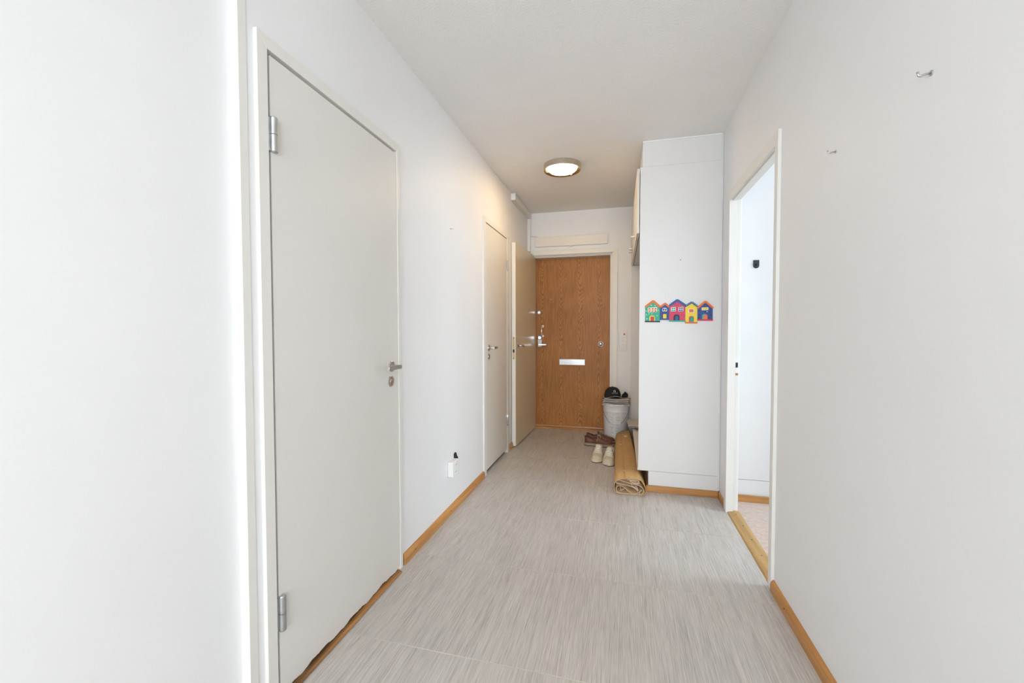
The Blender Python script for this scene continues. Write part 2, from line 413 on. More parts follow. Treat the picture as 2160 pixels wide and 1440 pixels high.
# ---- room behind the camera and the side room
prism('wall_behind', [(-1.25, -0.01), (2.9, -0.01), (2.9, H), (-1.25, H), (-1.25, 2.3), (1.55, 2.3), (1.55, 0.75), (-0.95, 0.75), (-0.95, 2.299), (-1.25, 2.299)],
      'y', -3.1, -2.9, 'wall', label='window wall behind the viewer', cat='wall', kind=ST)
box('wall_side_near', 2.8, 2.9, -3.0, 0.66, -0.01, H, 'wall', label='right wall of the room behind the viewer', cat='wall', kind=ST)
box('wall_partition', XR, 3.7, 0.60, 0.72, -0.01, H, 'wall', label='partition between side room and the room behind the viewer', cat='wall', kind=ST)
prism('wall_side_far', [(0.6, -0.01), (3.3, -0.01), (3.3, H), (0.6, H), (0.6, 2.25), (2.9, 2.25), (2.9, 0.75), (1.6, 0.75), (1.6, 2.249), (0.6, 2.249)],
      'x', 3.5, 3.6, 'wall', label='window wall of the side room', cat='wall', kind=ST)
box('wall_room', XR2 - 0.004, 3.6, 3.19, 3.3, -0.01, H, 'wall', label='back wall of the side room', cat='wall', kind=ST)
MT['pane'] = glass('window_glass')
wn = 0
for nm, ax, a, lo, hi, z0, z1, lab in (('window_1', 'y', -3.02, -0.95, 1.55, 0.75, 2.3, 'wide window behind the viewer'), ('window_2', 'x', 3.56, 1.6, 2.9, 0.75, 2.25, 'window of the side room')):
    def wb(n, u0, u1, v0, v1, d0, d1, m, par, **kw):
        if ax == 'y': return box(n, u0, u1, a + d0, a + d1, v0, v1, m, par, **kw)
        return box(n, a + d0, a + d1, u0, u1, v0, v1, m, par, **kw)
    s = -1 if ax == 'y' else 1
    w = wb(nm, lo, hi, z0, z0 + 0.06, -0.03, 0.03, 'casing', None, label=lab, cat='window', kind=ST)
    wb('window_frame', lo, hi, z1 - 0.06, z1, -0.03, 0.03, 'casing', w)
    for u in (lo, (lo + hi) / 2 - 0.03, hi - 0.06): wb('window_frame', u, u + 0.06, z0 + 0.06, z1 - 0.06, -0.03, 0.03, 'casing', w)
    for u0, u1 in ((lo + 0.06, (lo + hi) / 2 - 0.03), ((lo + hi) / 2 + 0.03, hi - 0.06)): wb('pane', u0, u1, z0 + 0.06, z1 - 0.06, -0.002, 0.002, 'pane', w)

# ---- baseboards (rounded top) with screw heads
def base_y(name, side, x, y0, y1, h, t, label, screws=()):
    s = 1 if side == 'L' else -1
    pts = [(x, 0), (x + s * t, 0), (x + s * t, h * 0.55), (x + s * t * 0.75, h * 0.85), (x + s * t * 0.35, h), (x, h)]
    bm = bmesh.new()
    A = [bm.verts.new((p[0], y0, p[1])) for p in pts]; B = [bm.verts.new((p[0], y1, p[1])) for p in pts]
    n = len(pts); bm.faces.new(A); bm.faces.new(B[::-1])
    for i in range(n): bm.faces.new((A[i], A[(i + 1) % n], B[(i + 1) % n], B[i]))
    o = link(name, done(bm), 'pine', label=label, cat='baseboard', kind=ST)
    for sy in screws: disc('screw', (x + s * (t - 0.002), sy, h * 0.52), 'x', 0.0032, 0.0032, 'screw', o, 0.0005, 10, s)
    return o
base_y('baseboard_left', 'L', XL, 1.875, 3.153, 0.052, 0.017, 'honey-coloured wooden baseboard between the two left doors', (1.98, 2.46, 2.93))
base_y('baseboard_left_far', 'L', XL, 3.926, 4.80, 0.052, 0.017, 'short wooden baseboard beyond the far left door')
base_y('baseboard_right', 'R', XR, 0.60, 2.098, 0.052, 0.017, 'honey-coloured wooden baseboard along the near right wall', (1.0, 1.48, 1.93))
base_y('baseboard_corner', 'R', XR, 2.997, 3.172, 0.046, 0.012, 'short wooden baseboard between doorway and white cabinet')
box('baseboard_cabinet', 0.187, XR - 0.012, 3.172, 3.188, 0, 0.046, 'pine_x', bev=0.0015, label='wooden baseboard below the white cabinet end', cat='baseboard', kind=ST)
base_y('baseboard_plinth', 'R', 0.20, 3.188, 4.80, 0.046, 0.012, 'wooden baseboard along the cabinet plinth behind the cardboard')
box('baseboard_room', XR2 + 0.05, 1.9, 3.148, 3.162, 0, 0.046, 'pine_x', bev=0.0015, label='wooden baseboard seen through the doorway', cat='baseboard', kind=ST)
box('baseboard_room_corner', XR2, XR2 + 0.014, RB + 0.046, 3.146, 0, 0.046, 'pine', bev=0.0015, label='wooden baseboard end right behind the doorway jamb', cat='baseboard', kind=ST)

# ================================================================== DOORS
def lever(parent, base, nx, ly, m='steel', length=0.115, r=0.0085, out=0.045, rot=None):
    """round rosette, neck and lever bar; nx = outward sign on x, ly = lever direction on y"""
    x, y, z = base
    h = disc('door_handle', base, 'x', 0.0255, 0.006, m, parent, 0.0015, 28, nx)
    hh = bpy.data.objects  # lever is a sub-part of the handle rosette
    tube('neck', [(x + nx * 0.004, y, z), (x + nx * out, y, z)], 0.0085, m, h, 12)
    xo = x + nx * out
    bm = bmesh.new()
    y0, y1 = sorted((y - ly * 0.010, y + ly * length))
    box_bm(bm, xo - 0.008, xo + 0.008, y0, y1, z - 0.0095, z + 0.0095)
    bmesh.ops.bevel(bm, geom=bm.edges[:], offset=0.003, segments=2, affect='EDGES')
    link('lever', done(bm), m, h)
    return h

def hinge(parent, x, y, z0, z1, m='galv', r=0.0115):
    zm = (z0 + z1) / 2
    h = lathe('hinge', [(0, z0), (r * 0.8, z0), (r, z0 + 0.003), (r, zm - 0.0008), (r * 0.9, zm - 0.0006)], m, parent, (x, y, 0), n=20)
    lathe('hinge_barrel', [(r * 0.9, zm + 0.0006), (r, zm + 0.0008), (r, z1 - 0.003), (r * 0.8, z1), (0, z1)], m, h, (x, y, 0), n=20)
    box('hinge_plate', x - 0.012, x - 0.004, y - 0.017, y, z0 + 0.004, z1 - 0.004, m, h)
    return h

def casing_set(parent, x, s, ya, yb, zt, w, wt, t, m='casing'):
    """mitred casing around an opening in a wall x = const; s = outward sign"""
    xa, xb = sorted((x - s * 0.03, x + s * t))
    wa, wb_ = (w if isinstance(w, tuple) else (w, w))
    def c(name, pts): prism(name, pts, 'x', xa, xb, m, parent, 0.0012)
    c('casing', [(ya - wa, 0), (ya, 0), (ya, zt), (ya - wa, zt + wt)])
    c('casing', [(yb, 0), (yb + wb_, 0), (yb + wb_, zt + wt), (yb, zt)])
    c('casing', [(ya, zt), (yb, zt), (yb + wb_, zt + wt), (ya - wa, zt + wt)])

# ---- door 1: large near door on the left, closed
d1 = thing('door_1', (XL, 1.46, 0), 'large pale grey door nearest the viewer on the left, closed', 'door', kind=ST)
casing_set(d1, XL, 1, D1A + 0.002, 1.8335, 2.044, (0.039, 0.024), 0.040, 0.013)
# leaf with a ragged, chewed lower edge
bm = bmesh.new(); ya, yb, x0, x1, ztop = 1.0815, 1.8310, XL - 0.034, XL + 0.010, 2.031
n = 90; fr, bk = [], []
for i in range(n + 1):
    y = ya + (yb - ya) * i / n
    zz = 0.017 + 0.0035 * sin(y * 31) + 0.002 * sin(y * 83 + 1) + random.uniform(-0.0012, 0.0012)
    fr.append(bm.verts.new((x1, y, zz))); bk.append(bm.verts.new((x0, y, zz)))
ft = [bm.verts.new((x1, ya, ztop)), bm.verts.new((x1, yb, ztop))]; bt = [bm.verts.new((x0, ya, ztop)), bm.verts.new((x0, yb, ztop))]
bm.faces.new(fr + [ft[1], ft[0]]); bm.faces.new(bk[::-1] + [bt[0], bt[1]])
for i in range(n): bm.faces.new((fr[i], bk[i], bk[i + 1], fr[i + 1]))
bm.faces.new((fr[0], ft[0], bt[0], bk[0])); bm.faces.new((fr[-1], bk[-1], bt[1], ft[1])); bm.faces.new((ft[0], ft[1], bt[1], bt[0]))
leaf = link('door_leaf', done(bm), 'door', d1)
hinge(d1, XL + 0.014, 1.089, 1.737, 1.846)
hinge(d1, XL + 0.014, 1.089, 0.222, 0.337)
lever(d1, (XL + 0.010, 1.768, 1.013), 1, -1, 'steel', 0.105)
es = disc('lock_rosette', (XL + 0.010, 1.760, 0.944), 'x', 0.026, 0.005, 'steel', d1, 0.0015, 28, 1)
disc('lock_core', (XL + 0.015, 1.760, 0.944), 'x', 0.0085, 0.002, 'chrome', es, 0.0005, 16, 1)
for dz in (-0.0135, 0.0135): disc('indicator', (XL + 0.0148, 1.760, 0.944 + dz), 'x', 0.0045, 0.0008, 'red', es, 0.0002, 10, 1)
# frame lining around the leaf and the worn threshold
for a, b_ in ((D1A, 1.079), (1.8345, 1.862)): box('frame_lining', XL - 0.12, XL - 0.010, a, b_, 0, 2.05, 'casing', d1)
box('frame_lining', XL - 0.12, XL - 0.010, 1.079, 1.8345, 2.046, 2.058, 'casing', d1)
prism('threshold', [(XL - 0.12, 0.0), (XL + 0.030, 0.0), (XL + 0.034, 0.006), (XL + 0.016, 0.0105), (XL - 0.02, 0.0115), (XL - 0.12, 0.0115)], 'y', 1.084, 1.812, 'sill_wood', d1)

# ---- door 2: narrow far door on the left, closed
d2 = thing('door_2', (XL, 3.54, 0), 'narrow cream door farther along the left wall, closed', 'door', kind=ST)
casing_set(d2, XL, 1, 3.215, 3.858, 2.048, (0.058, 0.062), 0.040, 0.012, 'casing')
box('door_leaf', XL - 0.034, XL + 0.009, 3.222, 3.853, 0.036, 2.040, 'cream_door', d2, 0.0015)
for a, b_ in ((3.20, 3.224), (3.855, 3.89)): box('frame_lining', XL - 0.12, XL - 0.006, a, b_, 0, 2.05, 'casing', d2)
box('frame_lining', XL - 0.12, XL - 0.006, 3.224, 3.855, 2.044, 2.058, 'casing', d2)
box('gap_shade', XL - 0.11, XL - 0.02, 3.225, 3.854, 0.0, 0.012, 'dark', d2)  # dark slab painting the shade in the gap under the leaf
hinge(d2, XL + 0.013, 3.862, 1.745, 1.845, 'galv', 0.008); hinge(d2, XL + 0.013, 3.862, 0.26, 0.37, 'chrome', 0.008)
lever(d2, (XL + 0.009, 3.280, 1.035), 1, 1, 'steel', 0.095)
es = disc('lock_rosette', (XL + 0.009, 3.284, 0.962), 'x', 0.025, 0.005, 'steel', d2, 0.0015, 28, 1)
box('keyhole', XL + 0.0135, XL + 0.0145, 3.282, 3.286, 0.953, 0.971, 'dark', es)

# ---- door 4: oak-veneered entrance door in its deep frame
d4 = thing('door_4', (-0.57, 4.97, 0), 'brown oak-veneered entrance door at the far end of the hallway', 'door', kind=ST)
OY = 4.965
box('door_leaf', -1.03, -0.111, OY, OY + 0.045, 0.040, 2.024, 'oak', d4)
box('frame_stop', -0.117, -0.078, 4.862, OY + 0.06, 0, 2.05, 'casing', d4, 0.002)
box('frame_stop', -1.046, -1.026, 4.862, OY + 0.06, 0, 2.05, 'casing', d4, 0.002)
box('frame_head', -1.026, -0.117, 4.862, OY + 0.06, 2.024, 2.05, 'casing', d4, 0.002)
box('frame_head', -1.03, -0.090, 4.838, 4.862, 2.036, 2.05, 'casing', d4, 0.002)
box('frame_stop', -0.098, -0.078, 4.838, 4.862, 0, 2.05, 'casing', d4, 0.002)
# mitred casing on the far wall
for nm, pts in (('casing', [(EB - 0.004, 0), (-0.036, 0), (-0.036, 2.092), (EB - 0.004, 2.046)]), ('casing', [(-1.0, 2.046), (EB - 0.004, 2.046), (-0.036, 2.092), (-1.0, 2.092)])):
    prism(nm, pts, 'y', YB - 0.017, YB + 0.02, 'cream_trim', d4, 0.0015)
prism('threshold', [(4.925, 0.0), (4.925, 0.012), (4.932, 0.020), (4.945, 0.024), (4.948, 0.038), (4.963, 0.040), (5.02, 0.040), (5.02, 0.0)], 'x', -1.03, -0.10, 'entry_sill', d4)
# lock furniture
def oy(x, z): return (x * 1.006, OY, CAM_H + (z - CAM_H) * 1.006)
c = disc('lock_cylinder', oy(-0.945, 1.387), 'y', 0.023, 0.009, 'gunmetal', d4, 0.002, 24, -1)
disc('lock_core', (c.matrix_basis.translation + Vector(oy(-0.945, 1.387)) + Vector((0, -0.009, 0))), 'y', 0.010, 0.006, 'chrome', c, 0.001, 16, -1)
box('keyhole', oy(-0.945, 0)[0] - 0.0015, oy(-0.945, 0)[0] + 0.0015, OY - 0.0158, OY - 0.0148, 1.379, 1.399, 'dark', c)
pu = tube('pull_handle', [(oy(-0.905, 1)[0], OY - 0.004, 1.222), (oy(-0.908, 1)[0], OY - 0.032, 1.222), (oy(-0.908, 1)[0], OY - 0.036, 1.215), (oy(-0.908, 1)[0], OY - 0.036, 1.112), (oy(-0.908, 1)[0], OY - 0.032, 1.105), (oy(-0.905, 1)[0], OY - 0.004, 1.105)], 0.0065, 'chrome', d4, 10)
for z in (1.222, 1.105): disc('pull_foot', (oy(-0.900, 1)[0], OY, z), 'y', 0.015, 0.012, 'white_plastic', pu, 0.004, 18, -1)
lp = box('lock_plate', -0.967, -0.914, OY - 0.012, OY, 0.975, 1.115, 'gunmetal', d4, 0.004, 2)
disc('thumb_turn', (-0.941, OY - 0.012, 1.085), 'y', 0.021, 0.010, 'chrome', lp, 0.003, 24, -1)
disc('turn_ring', (-0.941, OY - 0.0118, 1.085), 'y', 0.026, 0.003, 'black', lp, 0.001, 24, -1)
tube('neck', [(-0.936, OY - 0.010, 1.004), (-0.936, OY - 0.055, 1.004)], 0.009, 'chrome', lp, 12)
box('lever', -0.948, -0.852, OY - 0.064, OY - 0.048, 0.994, 1.013, 'chrome', lp, 0.003, 2)
k = disc('door_knob', oy(-0.222, 1.017), 'y', 0.031, 0.006, 'gunmetal', d4, 0.002, 28, -1)
lathe('knob_dome', [(0.026, 0), (0.0245, -0.010), (0.019, -0.017), (0.010, -0.021), (0, -0.022)], 'chrome', k, (oy(-0.222, 0)[0], OY - 0.006, oy(0, 1.017)[2]), 'y', 28)
ms = box('mail_slot', -0.706, -0.402, OY - 0.006, OY, 0.762, 0.834, 'chrome', d4, 0.002)
box('mail_flap', -0.702, -0.406, OY - 0.010, OY - 0.006, 0.766, 0.811, 'chrome', ms, 0.0015)
box('mail_ridge', -0.702, -0.406, OY - 0.011, OY - 0.006, 0.815, 0.831, 'chrome', ms, 0.002)
disc('peephole', oy(-0.806, 1.540), 'y', 0.0065, 0.004, 'gunmetal', d4, 0.001, 16, -1)

# ---- door 3: inner white entrance leaf swung open against the left wall
d3 = thing('door_3', (-1.003, 4.93, 0), 'open cream inner door leaf swung back against the left wall', 'door', kind=ST)
A = Vector((-1.0145, 4.058)); B = Vector((-0.983, 4.93)); dr = (B - A).normalized(); nr = Vector((-dr.y, dr.x))   # nr points to the left wall
T = 0.042
def leaf_pt(u, v, z): p = A + dr * u + nr * v; return (p.x, p.y, z)
LEN = (B - A).length
def leaf_box(name, u0, u1, v0, v1, z0, z1, m, par, bev=0.0, **kw):
    bm = bmesh.new(); vs = [bm.verts.new(leaf_pt(u, v, z)) for u in (u0, u1) for v in (v0, v1) for z in (z0, z1)]
    for f in ((0, 1, 3, 2), (4, 6, 7, 5), (0, 4, 5, 1), (2, 3, 7, 6), (0, 2, 6, 4), (1, 5, 7, 3)): bm.faces.new([vs[i] for i in f])
    if bev: bmesh.ops.bevel(bm, geom=bm.edges[:], offset=bev, segments=2, affect='EDGES')
    return link(name, done(bm), m, par, **kw)
leaf_box('door_leaf', 0, LEN, 0, T, 0.010, 2.052, 'yellow_cream', d3, 0.0015)
leaf_box('edge_strip', -0.0015, 0.0, 0.003, T - 0.003, 0.012, 2.050, 'casing', d3)
fp = leaf_box('lock_faceplate', -0.0035, -0.0012, 0.010, 0.032, 0.885, 1.112, 'brass', d3, 0.0008)
leaf_box('latch_hole', -0.0045, -0.0034, 0.013, 0.029, 0.955, 0.985, 'dark', fp)
for z in (0.897, 1.100):
    p = leaf_pt(-0.0034, 0.021, z); disc('screw', p, 'y', 0.004, 0.0012, 'screw', fp, 0.0003, 10, -1)
# handle, hall side: curved lever
p = leaf_pt(0.06, 0, 1.022); ro = disc('door_handle', p, 'x', 0.0245, 0.005, 'steel', d3, 0.0015, 24, 1)
tube('lever', [(p[0] + 0.003, p[1], p[2]), (p[0] + 0.040, p[1], p[2]), (p[0] + 0.048, p[1] + 0.012, p[2] - 0.001), (p[0] + 0.050, p[1] + 0.05, p[2] - 0.006), (p[0] + 0.046, p[1] + 0.10, p[2] - 0.018)], [0.0085, 0.0085, 0.009, 0.008, 0.006], 'steel', ro, 12)
p = leaf_pt(0.06, T, 1.022)
ro = disc('door_handle', (p[0], p[1], p[2]), 'x', 0.0245, 0.004, 'steel', d3, 0.001, 24, -1)
for z in (0.35, 1.75): tube('hinge', [leaf_pt(LEN - 0.003, 0.046, z), leaf_pt(LEN - 0.003, 0.046, z + 0.10)], 0.008, 'galv', d3, 12)

# ---- door 5: open doorway to the side room (frame, strike plate, threshold)
d5 = thing('door_5', (XR, 2.54, 0), 'open doorway with white frame on the right, leading to a bright side room', 'doorway', kind=ST)
casing_set(d5, XR, -1, RA + 0.010, RB - 0.028, 2.008, (0.038, 0.052), 0.060, 0.014)
box('jamb', XR - 0.002, XR2, RA - 0.001, RA + 0.012, 0, 2.026, 'casing', d5)
box('jamb_stop', XR + 0.004, XR + 0.030, RB - 0.020, RB + 0.002, 0.008, 2.026, 'casing', d5, 0.001)
box('jamb', XR + 0.026, XR2 + 0.002, RB - 0.010, RB + 0.002, 0.008, 2.026, 'casing', d5, 0.001)
box('head_stop', XR + 0.004, XR + 0.030, RA + 0.012, RB - 0.020, 2.000, 2.026, 'casing', d5, 0.001)
box('head_jamb', XR + 0.030, XR2 + 0.002, RA + 0.012, RB - 0.010, 2.012, 2.026, 'casing', d5)
box('casing', XR2 - 0.003, XR2 + 0.009, RB - 0.004, RB + 0.045, 0, 2.07, 'casing', d5, 0.001)
sp_ = box('strike_plate', XR2 - 0.024, XR2 - 0.002, RB - 0.0118, RB - 0.0098, 0.905, 1.005, 'white_plastic', d5, 0.0005)
box('latch_hole', XR2 - 0.018, XR2 - 0.004, RB - 0.0124, RB - 0.0115, 0.940, 0.972, 'dark', sp_)
box('bare_wood', XR2 - 0.018, XR2 - 0.003, RB - 0.0122, RB - 0.0098, 0.890, 0.904, 'pine', d5)
th = prism('threshold', [(XR - 0.006, 0.0), (XR + 0.002, 0.006), (XR + 0.02, 0.009), (XR + 0.056, 0.009), (XR + 0.068, 0.005), (XR + 0.073, 0.0)], 'y', RA + 0.012, RB - 0.008, 'sill_oak', d5)
for y in (2.22, 2.40, 2.57, 2.74, 2.90): disc('screw', (XR + 0.038, y, 0.0088), 'z', 0.0034, 0.0012, 'screw', th, 0.0004, 10, 1)

# ================================================================== CEILING LAMP
lx, ly = -0.472, 3.468
lamp = thing('ceiling_lamp', (lx, ly, H), 'round flush ceiling lamp with brushed metal ring and glowing white dome', 'lamp')
lathe('metal_ring', [(0.136, H), (0.150, H), (0.151, H - 0.008), (0.151, H - 0.045), (0.149, H - 0.047), (0.147, H - 0.0465)], 'nickel', lamp, (lx, ly, 0), n=64)
MT['lip_reflection'] = mat('lip_reflection_brown', (0.40, 0.27, 0.11), 0.30, 1.0, var=0.05)  # brown of a warm reflection, put into the lip's metal colour
lathe('inner_lip', [(0.147, H - 0.0465), (0.121, H - 0.036), (0.117, H - 0.028), (0.05, H - 0.012)], 'lip_reflection', lamp, (lx, ly, 0), n=64)
MT['lamp_glow'] = emit('lamp_glow', (1.0, 0.70, 0.40), 52.0)
lathe('diffuser', [(0.114, H - 0.026), (0.1155, H - 0.036), (0.113, H - 0.042), (0.103, H - 0.050), (0.085, H - 0.057), (0.060, H - 0.063), (0.03, H - 0.0665), (0, H - 0.0675)], 'lamp_glow', lamp, (lx, ly, 0), n=48)
for a in (0.25, 0.25 + 2 * pi / 3, 0.25 + 4 * pi / 3):
    a += pi / 4
    tube('clip', [(lx + 0.140 * cos(a), ly + 0.140 * sin(a), H - 0.040), (lx + 0.131 * cos(a), ly + 0.131 * sin(a), H - 0.046), (lx + 0.117 * cos(a), ly + 0.117 * sin(a), H - 0.049)], 0.0032, 'chrome', lamp, 8)

# ================================================================== CABLE TRUNKING + COVER BOX
tk = thing('cable_trunking', (XL, 4.8, 2.3), 'white square cable trunking in the upper left corner above the doors', 'trunking')
box('duct', XL, XL + 0.045, 4.055, YB, 2.468, 2.532, 'casing', tk, 0.002)
box('end_cap', XL, XL + 0.047, 4.048, 4.058, 2.466, 2.534, 'white_plastic', tk, 0.002)
box('duct', XL, XL + 0.040, 4.795, YB, 2.094, 2.468, 'casing', tk, 0.002)
box('duct_lid', XL + 0.003, XL + 0.024, 4.790, 4.796, 2.096, 2.466, 'white_plastic', tk, 0.001)

cb = thing('cover_box', (-0.555, YB, 2.19), 'long flat white cover box on the wall above the entrance door', 'cover box')
box('backplate', -0.988, -0.122, YB - 0.004, YB, 2.104, 2.272, 'wall', cb, 0.001)
box('cover', -0.965, -0.145, YB - 0.032, YB - 0.006, 2.140, 2.250, 'cream_trim', cb, 0.003, 2)
box('latch', -0.575, -0.535, YB - 0.026, YB - 0.006, 2.128, 2.141, 'white_plastic', cb, 0.002)
tube('conduit', [(-1.022, YB - 0.012, 2.272), (-0.962, YB - 0.012, 2.268), (-0.950, YB - 0.012, 2.262), (-0.938, YB - 0.014, 2.246)], 0.007, 'white_plastic', cb, 10)

# ================================================================== SWITCH PANEL
sw = thing('switch_panel', (0.03, YB, 1.05), 'ivory light switch panel with red mark beside the entrance door', 'switch')
pl = box('plate', -0.012, 0.068, YB - 0.008, YB, 0.940, 1.158, 'ivory_plastic', sw, 0.003, 2)
rk = box('rocker', 0.006, 0.052, YB - 0.015, YB - 0.008, 1.096, 1.143, 'white_plastic', sw, 0.003, 2)
box('red_mark', 0.032, 0.047, YB - 0.0158, YB - 0.0148, 1.122, 1.139, 'red', rk)
md = box('rocker', 0.006, 0.052, YB - 0.011, YB - 0.008, 1.030, 1.082, 'ivory_plastic', sw, 0.001)
disc('pilot_hole', (0.029, YB - 0.0108, 1.058), 'y', 0.003, 0.001, 'dark', md, 0.0002, 10, -1)
rk = box('rocker', 0.006, 0.052, YB - 0.016, YB - 0.008, 0.968, 1.016, 'white_plastic', sw, 0.003, 2)
lathe('button_ring', [(0.008, 0), (0.009, -0.0015), (0.0105, -0.0015), (0.0115, 0)], 'ivory_plastic', rk, (0.029, YB - 0.0158, 0.992), 'y', 20)

# ================================================================== WALL SOCKET + BLACK PATCH
so = thing('wall_socket', (XL, 2.49, 0.29), 'white double power socket low on the left wall', 'socket')
SX = XL
prism('body', [(2.445, 0.246), (2.545, 0.246), (2.545, 0.342), (2.445, 0.342)], 'x', SX, SX + 0.038, 'white_plastic', so, 0.004)
for z in (0.272, 0.317):
    f = lathe('outlet', [(0.0215, 0.0), (0.0215, 0.0022), (0.0195, 0.0022), (0.0195, 0.0004), (0, 0.0004)], 'ivory_plastic', so, (SX + 0.038, 2.495, z), 'x', 28)
    for dy in (-0.0085, 0.0085): disc('pin_hole', (SX + 0.0381, 2.495 + dy, z), 'x', 0.0028, 0.0006, 'dark', f, 0.0001, 10, 1)
bm = bmesh.new()
ol = [(2.548, 0.366), (2.566, 0.374), (2.588, 0.366), (2.596, 0.345), (2.612, 0.326), (2.604, 0.304), (2.612, 0.288), (2.588, 0.268), (2.575, 0.262), (2.566, 0.280), (2.572, 0.300), (2.562, 0.322), (2.550, 0.338)]
cv = bm.verts.new((SX + 0.004, 2.575, 0.318)); rg = [bm.verts.new((SX + 0.0045 + 0.002 * sin(i * 2.1), y, z)) for i, (y, z) in enumerate(ol)]; rb = [bm.verts.new((SX + 0.0005, y, z)) for y, z in ol]
for i in range(len(ol)):
    j = (i + 1) % len(ol); bm.faces.new((cv, rg[i], rg[j])); bm.faces.new((rg[i], rb[i], rb[j], rg[j]))
link('black_patch', done(bm), 'black', label='small ragged black patch on the left wall beside the white socket', cat='patch')

# ================================================================== WALL HOOKS AND NAILS
def wall_hook(x, s, y, z, sc, label, group=None):
    """small bent screw hook on a side wall"""
    t = thing('wall_hook', (x, y, z), label, 'hook', group)
    disc('collar', (x, y, z), 'x', 0.0055 * sc, 0.002 * sc, 'galv', t, 0.0006, 14, s)
    tube('shank', [(x, y, z), (x + s * 0.010 * sc, y, z - 0.001 * sc), (x + s * 0.018 * sc, y, z - 0.004 * sc), (x + s * 0.022 * sc, y, z - 0.002 * sc), (x + s * 0.023 * sc, y, z + 0.005 * sc)], 0.0022 * sc, 'galv', t, 8)
    return t
wall_hook(XR, -1, 1.175, 1.768, 1.15, 'small metal screw hook high on the right wall, nearest the viewer')
wall_hook(XR, -1, 1.612, 1.769, 1.0, 'small metal screw hook on the right wall, above left of the nearest one')
wall_hook(XL, 1, 2.515, 1.832, 0.8, 'tiny metal hook on the left wall above the socket')
t = thing('nail', (0.408, YC, 1.676), 'tiny nail stuck in the white cabinet end above the painted houses', 'nail')
tube('shank', [(0.408, YC + 0.001, 1.676), (0.408, YC - 0.008, 1.677)], 0.0012, 'screw', t, 8)
disc('head', (0.408, YC - 0.008, 1.677), 'y', 0.003, 0.001, 'screw', t, 0.0003, 10, -1)

# ================================================================== HALL CABINET
CX = 0.132
cab = thing('hall_cabinet', (0.4, 4.0, 0), 'tall white built-in hall cabinet with open niche and upper cupboards', 'cabinet')
r = 0.018
cor = [(CX + r - r * cos(a), 0.152 + r - r * sin(a)) for a in [i * pi / 10 for i in range(6)]]
prism('end_panel', cor + [(0.670, 0.152), (0.670, 2.350), (CX, 2.350)], 'y', YC, YC + 0.018, 'cabinet', cab)
box('top_filler', 0.147, 0.672, YC + 0.004, YC + 0.02, 2.352, H - 0.001, 'cabinet', cab, 0.001)
box('plinth_panel', 0.203, 0.672, YC + 0.003, YC + 0.02, 0.0, 0.1495, 'cabinet', cab, 0.001)
box('scribe_strip', 0.668, XR - 0.001, YC - 0.003, YC + 0.02, 0.047, H - 0.001, 'cabinet', cab, 0.001)
box('cornice_strip', 0.147, 0.668, YC - 0.002, YC + 0.004, H - 0.010, H - 0.001, 'wall', cab)
box('plinth_side', 0.203, 0.221, YC + 0.02, 4.80, 0.0, 0.143, 'cabinet', cab)
box('top_side_filler', 0.147, 0.165, YC + 0.02, 4.80, 2.352, H - 0.001, 'cabinet', cab)
box('low_shelf', CX - 0.006, XR - 0.002, YC + 0.019, 4.80, 0.144, 0.164, 'cream', cab, 0.001)
box('far_panel', 0.114, XR - 0.002, 4.802, YB - 0.001, 0.0, 1.886, 'cabinet', cab, 0.001)
box('cupboard_bottom', CX, XR - 0.002, YC + 0.019, YB - 0.002, 1.888, 1.906, 'cabinet', cab)
box('cupboard_top', CX, XR - 0.002, YC + 0.019, YB - 0.002, 2.332, 2.350, 'cabinet', cab)
ys = [YC + 0.002, 3.735, 4.280, 4.824]
for i in range(3):
    d = box('cupboard_door', CX - 0.022, CX - 0.004, ys[i] + 0.001, ys[i + 1] - 0.002, 1.882, 2.346, 'cream', cab, 0.0012)
    hy = (3.665, 4.205, 4.36)[i]
    hx = CX - 0.022
    tube('pull', [(hx + 0.002, hy - 0.022, 1.955), (hx - 0.024, hy - 0.022, 1.955), (hx - 0.028, hy - 0.017, 1.955), (hx - 0.028, hy + 0.017, 1.955), (hx - 0.024, hy + 0.022, 1.955), (hx + 0.002, hy + 0.022, 1.955)], 0.0065, 'white_plastic', d, 10)

# ================================================================== PAINTED ROW OF HOUSES
def q(zx, zy): return (0.1052 + 0.000292 * zx, 1.5061 - 0.000311 * zy)
hs = thing('house_plaque', (0.385, YC, 1.35), 'colourful painted row of five little houses mounted on the white cabinet end', 'decoration')
TEAL, ORANGE, NAVY, BLUE, YEL, PINK, CREAM, RED, WHITE, INK = (42, 170, 140), (226, 112, 48), (48, 74, 140), (40, 90, 150), (236, 208, 66), (206, 62, 100), (238, 214, 130), (200, 60, 60), (232, 230, 226), (28, 30, 44)
def slab(name, pts, d0, d1, rgb, par):
    return prism(name, [q(*p) for p in pts], 'y', YC - d1 - 0.0006, YC - d0 - 0.0006, flat('%d_%d_%d' % rgb, rgb), par)
def rect(x0, y0, x1, y1, sk=0): return [(x0, y0), (x1, y0 - sk), (x1, y1 - sk), (x0, y1)]
def arch(x0, y0, x1, y1):
    rr = min((x1 - x0) / 2, (y1 - y0)) * 0.7
    return [(x0, y1), (x0, y0 + rr)] + [(x0 + rr - rr * cos(a), y0 + rr - rr * sin(a)) for a in (0.4, 0.8, 1.2, pi / 2)] + [(x1 - rr + rr * sin(a), y0 + rr - rr * cos(a)) for a in (0, 0.4, 0.8, 1.2)] + [(x1, y0 + rr), (x1, y1)]
def dots(par, pts, rgb, rr=13):
    for (a, b_) in pts: slab('dot', [(a + rr * cos(k * pi / 4), b_ + rr * sin(k * pi / 4)) for k in range(8)], 0.0058, 0.0066, rgb, par)
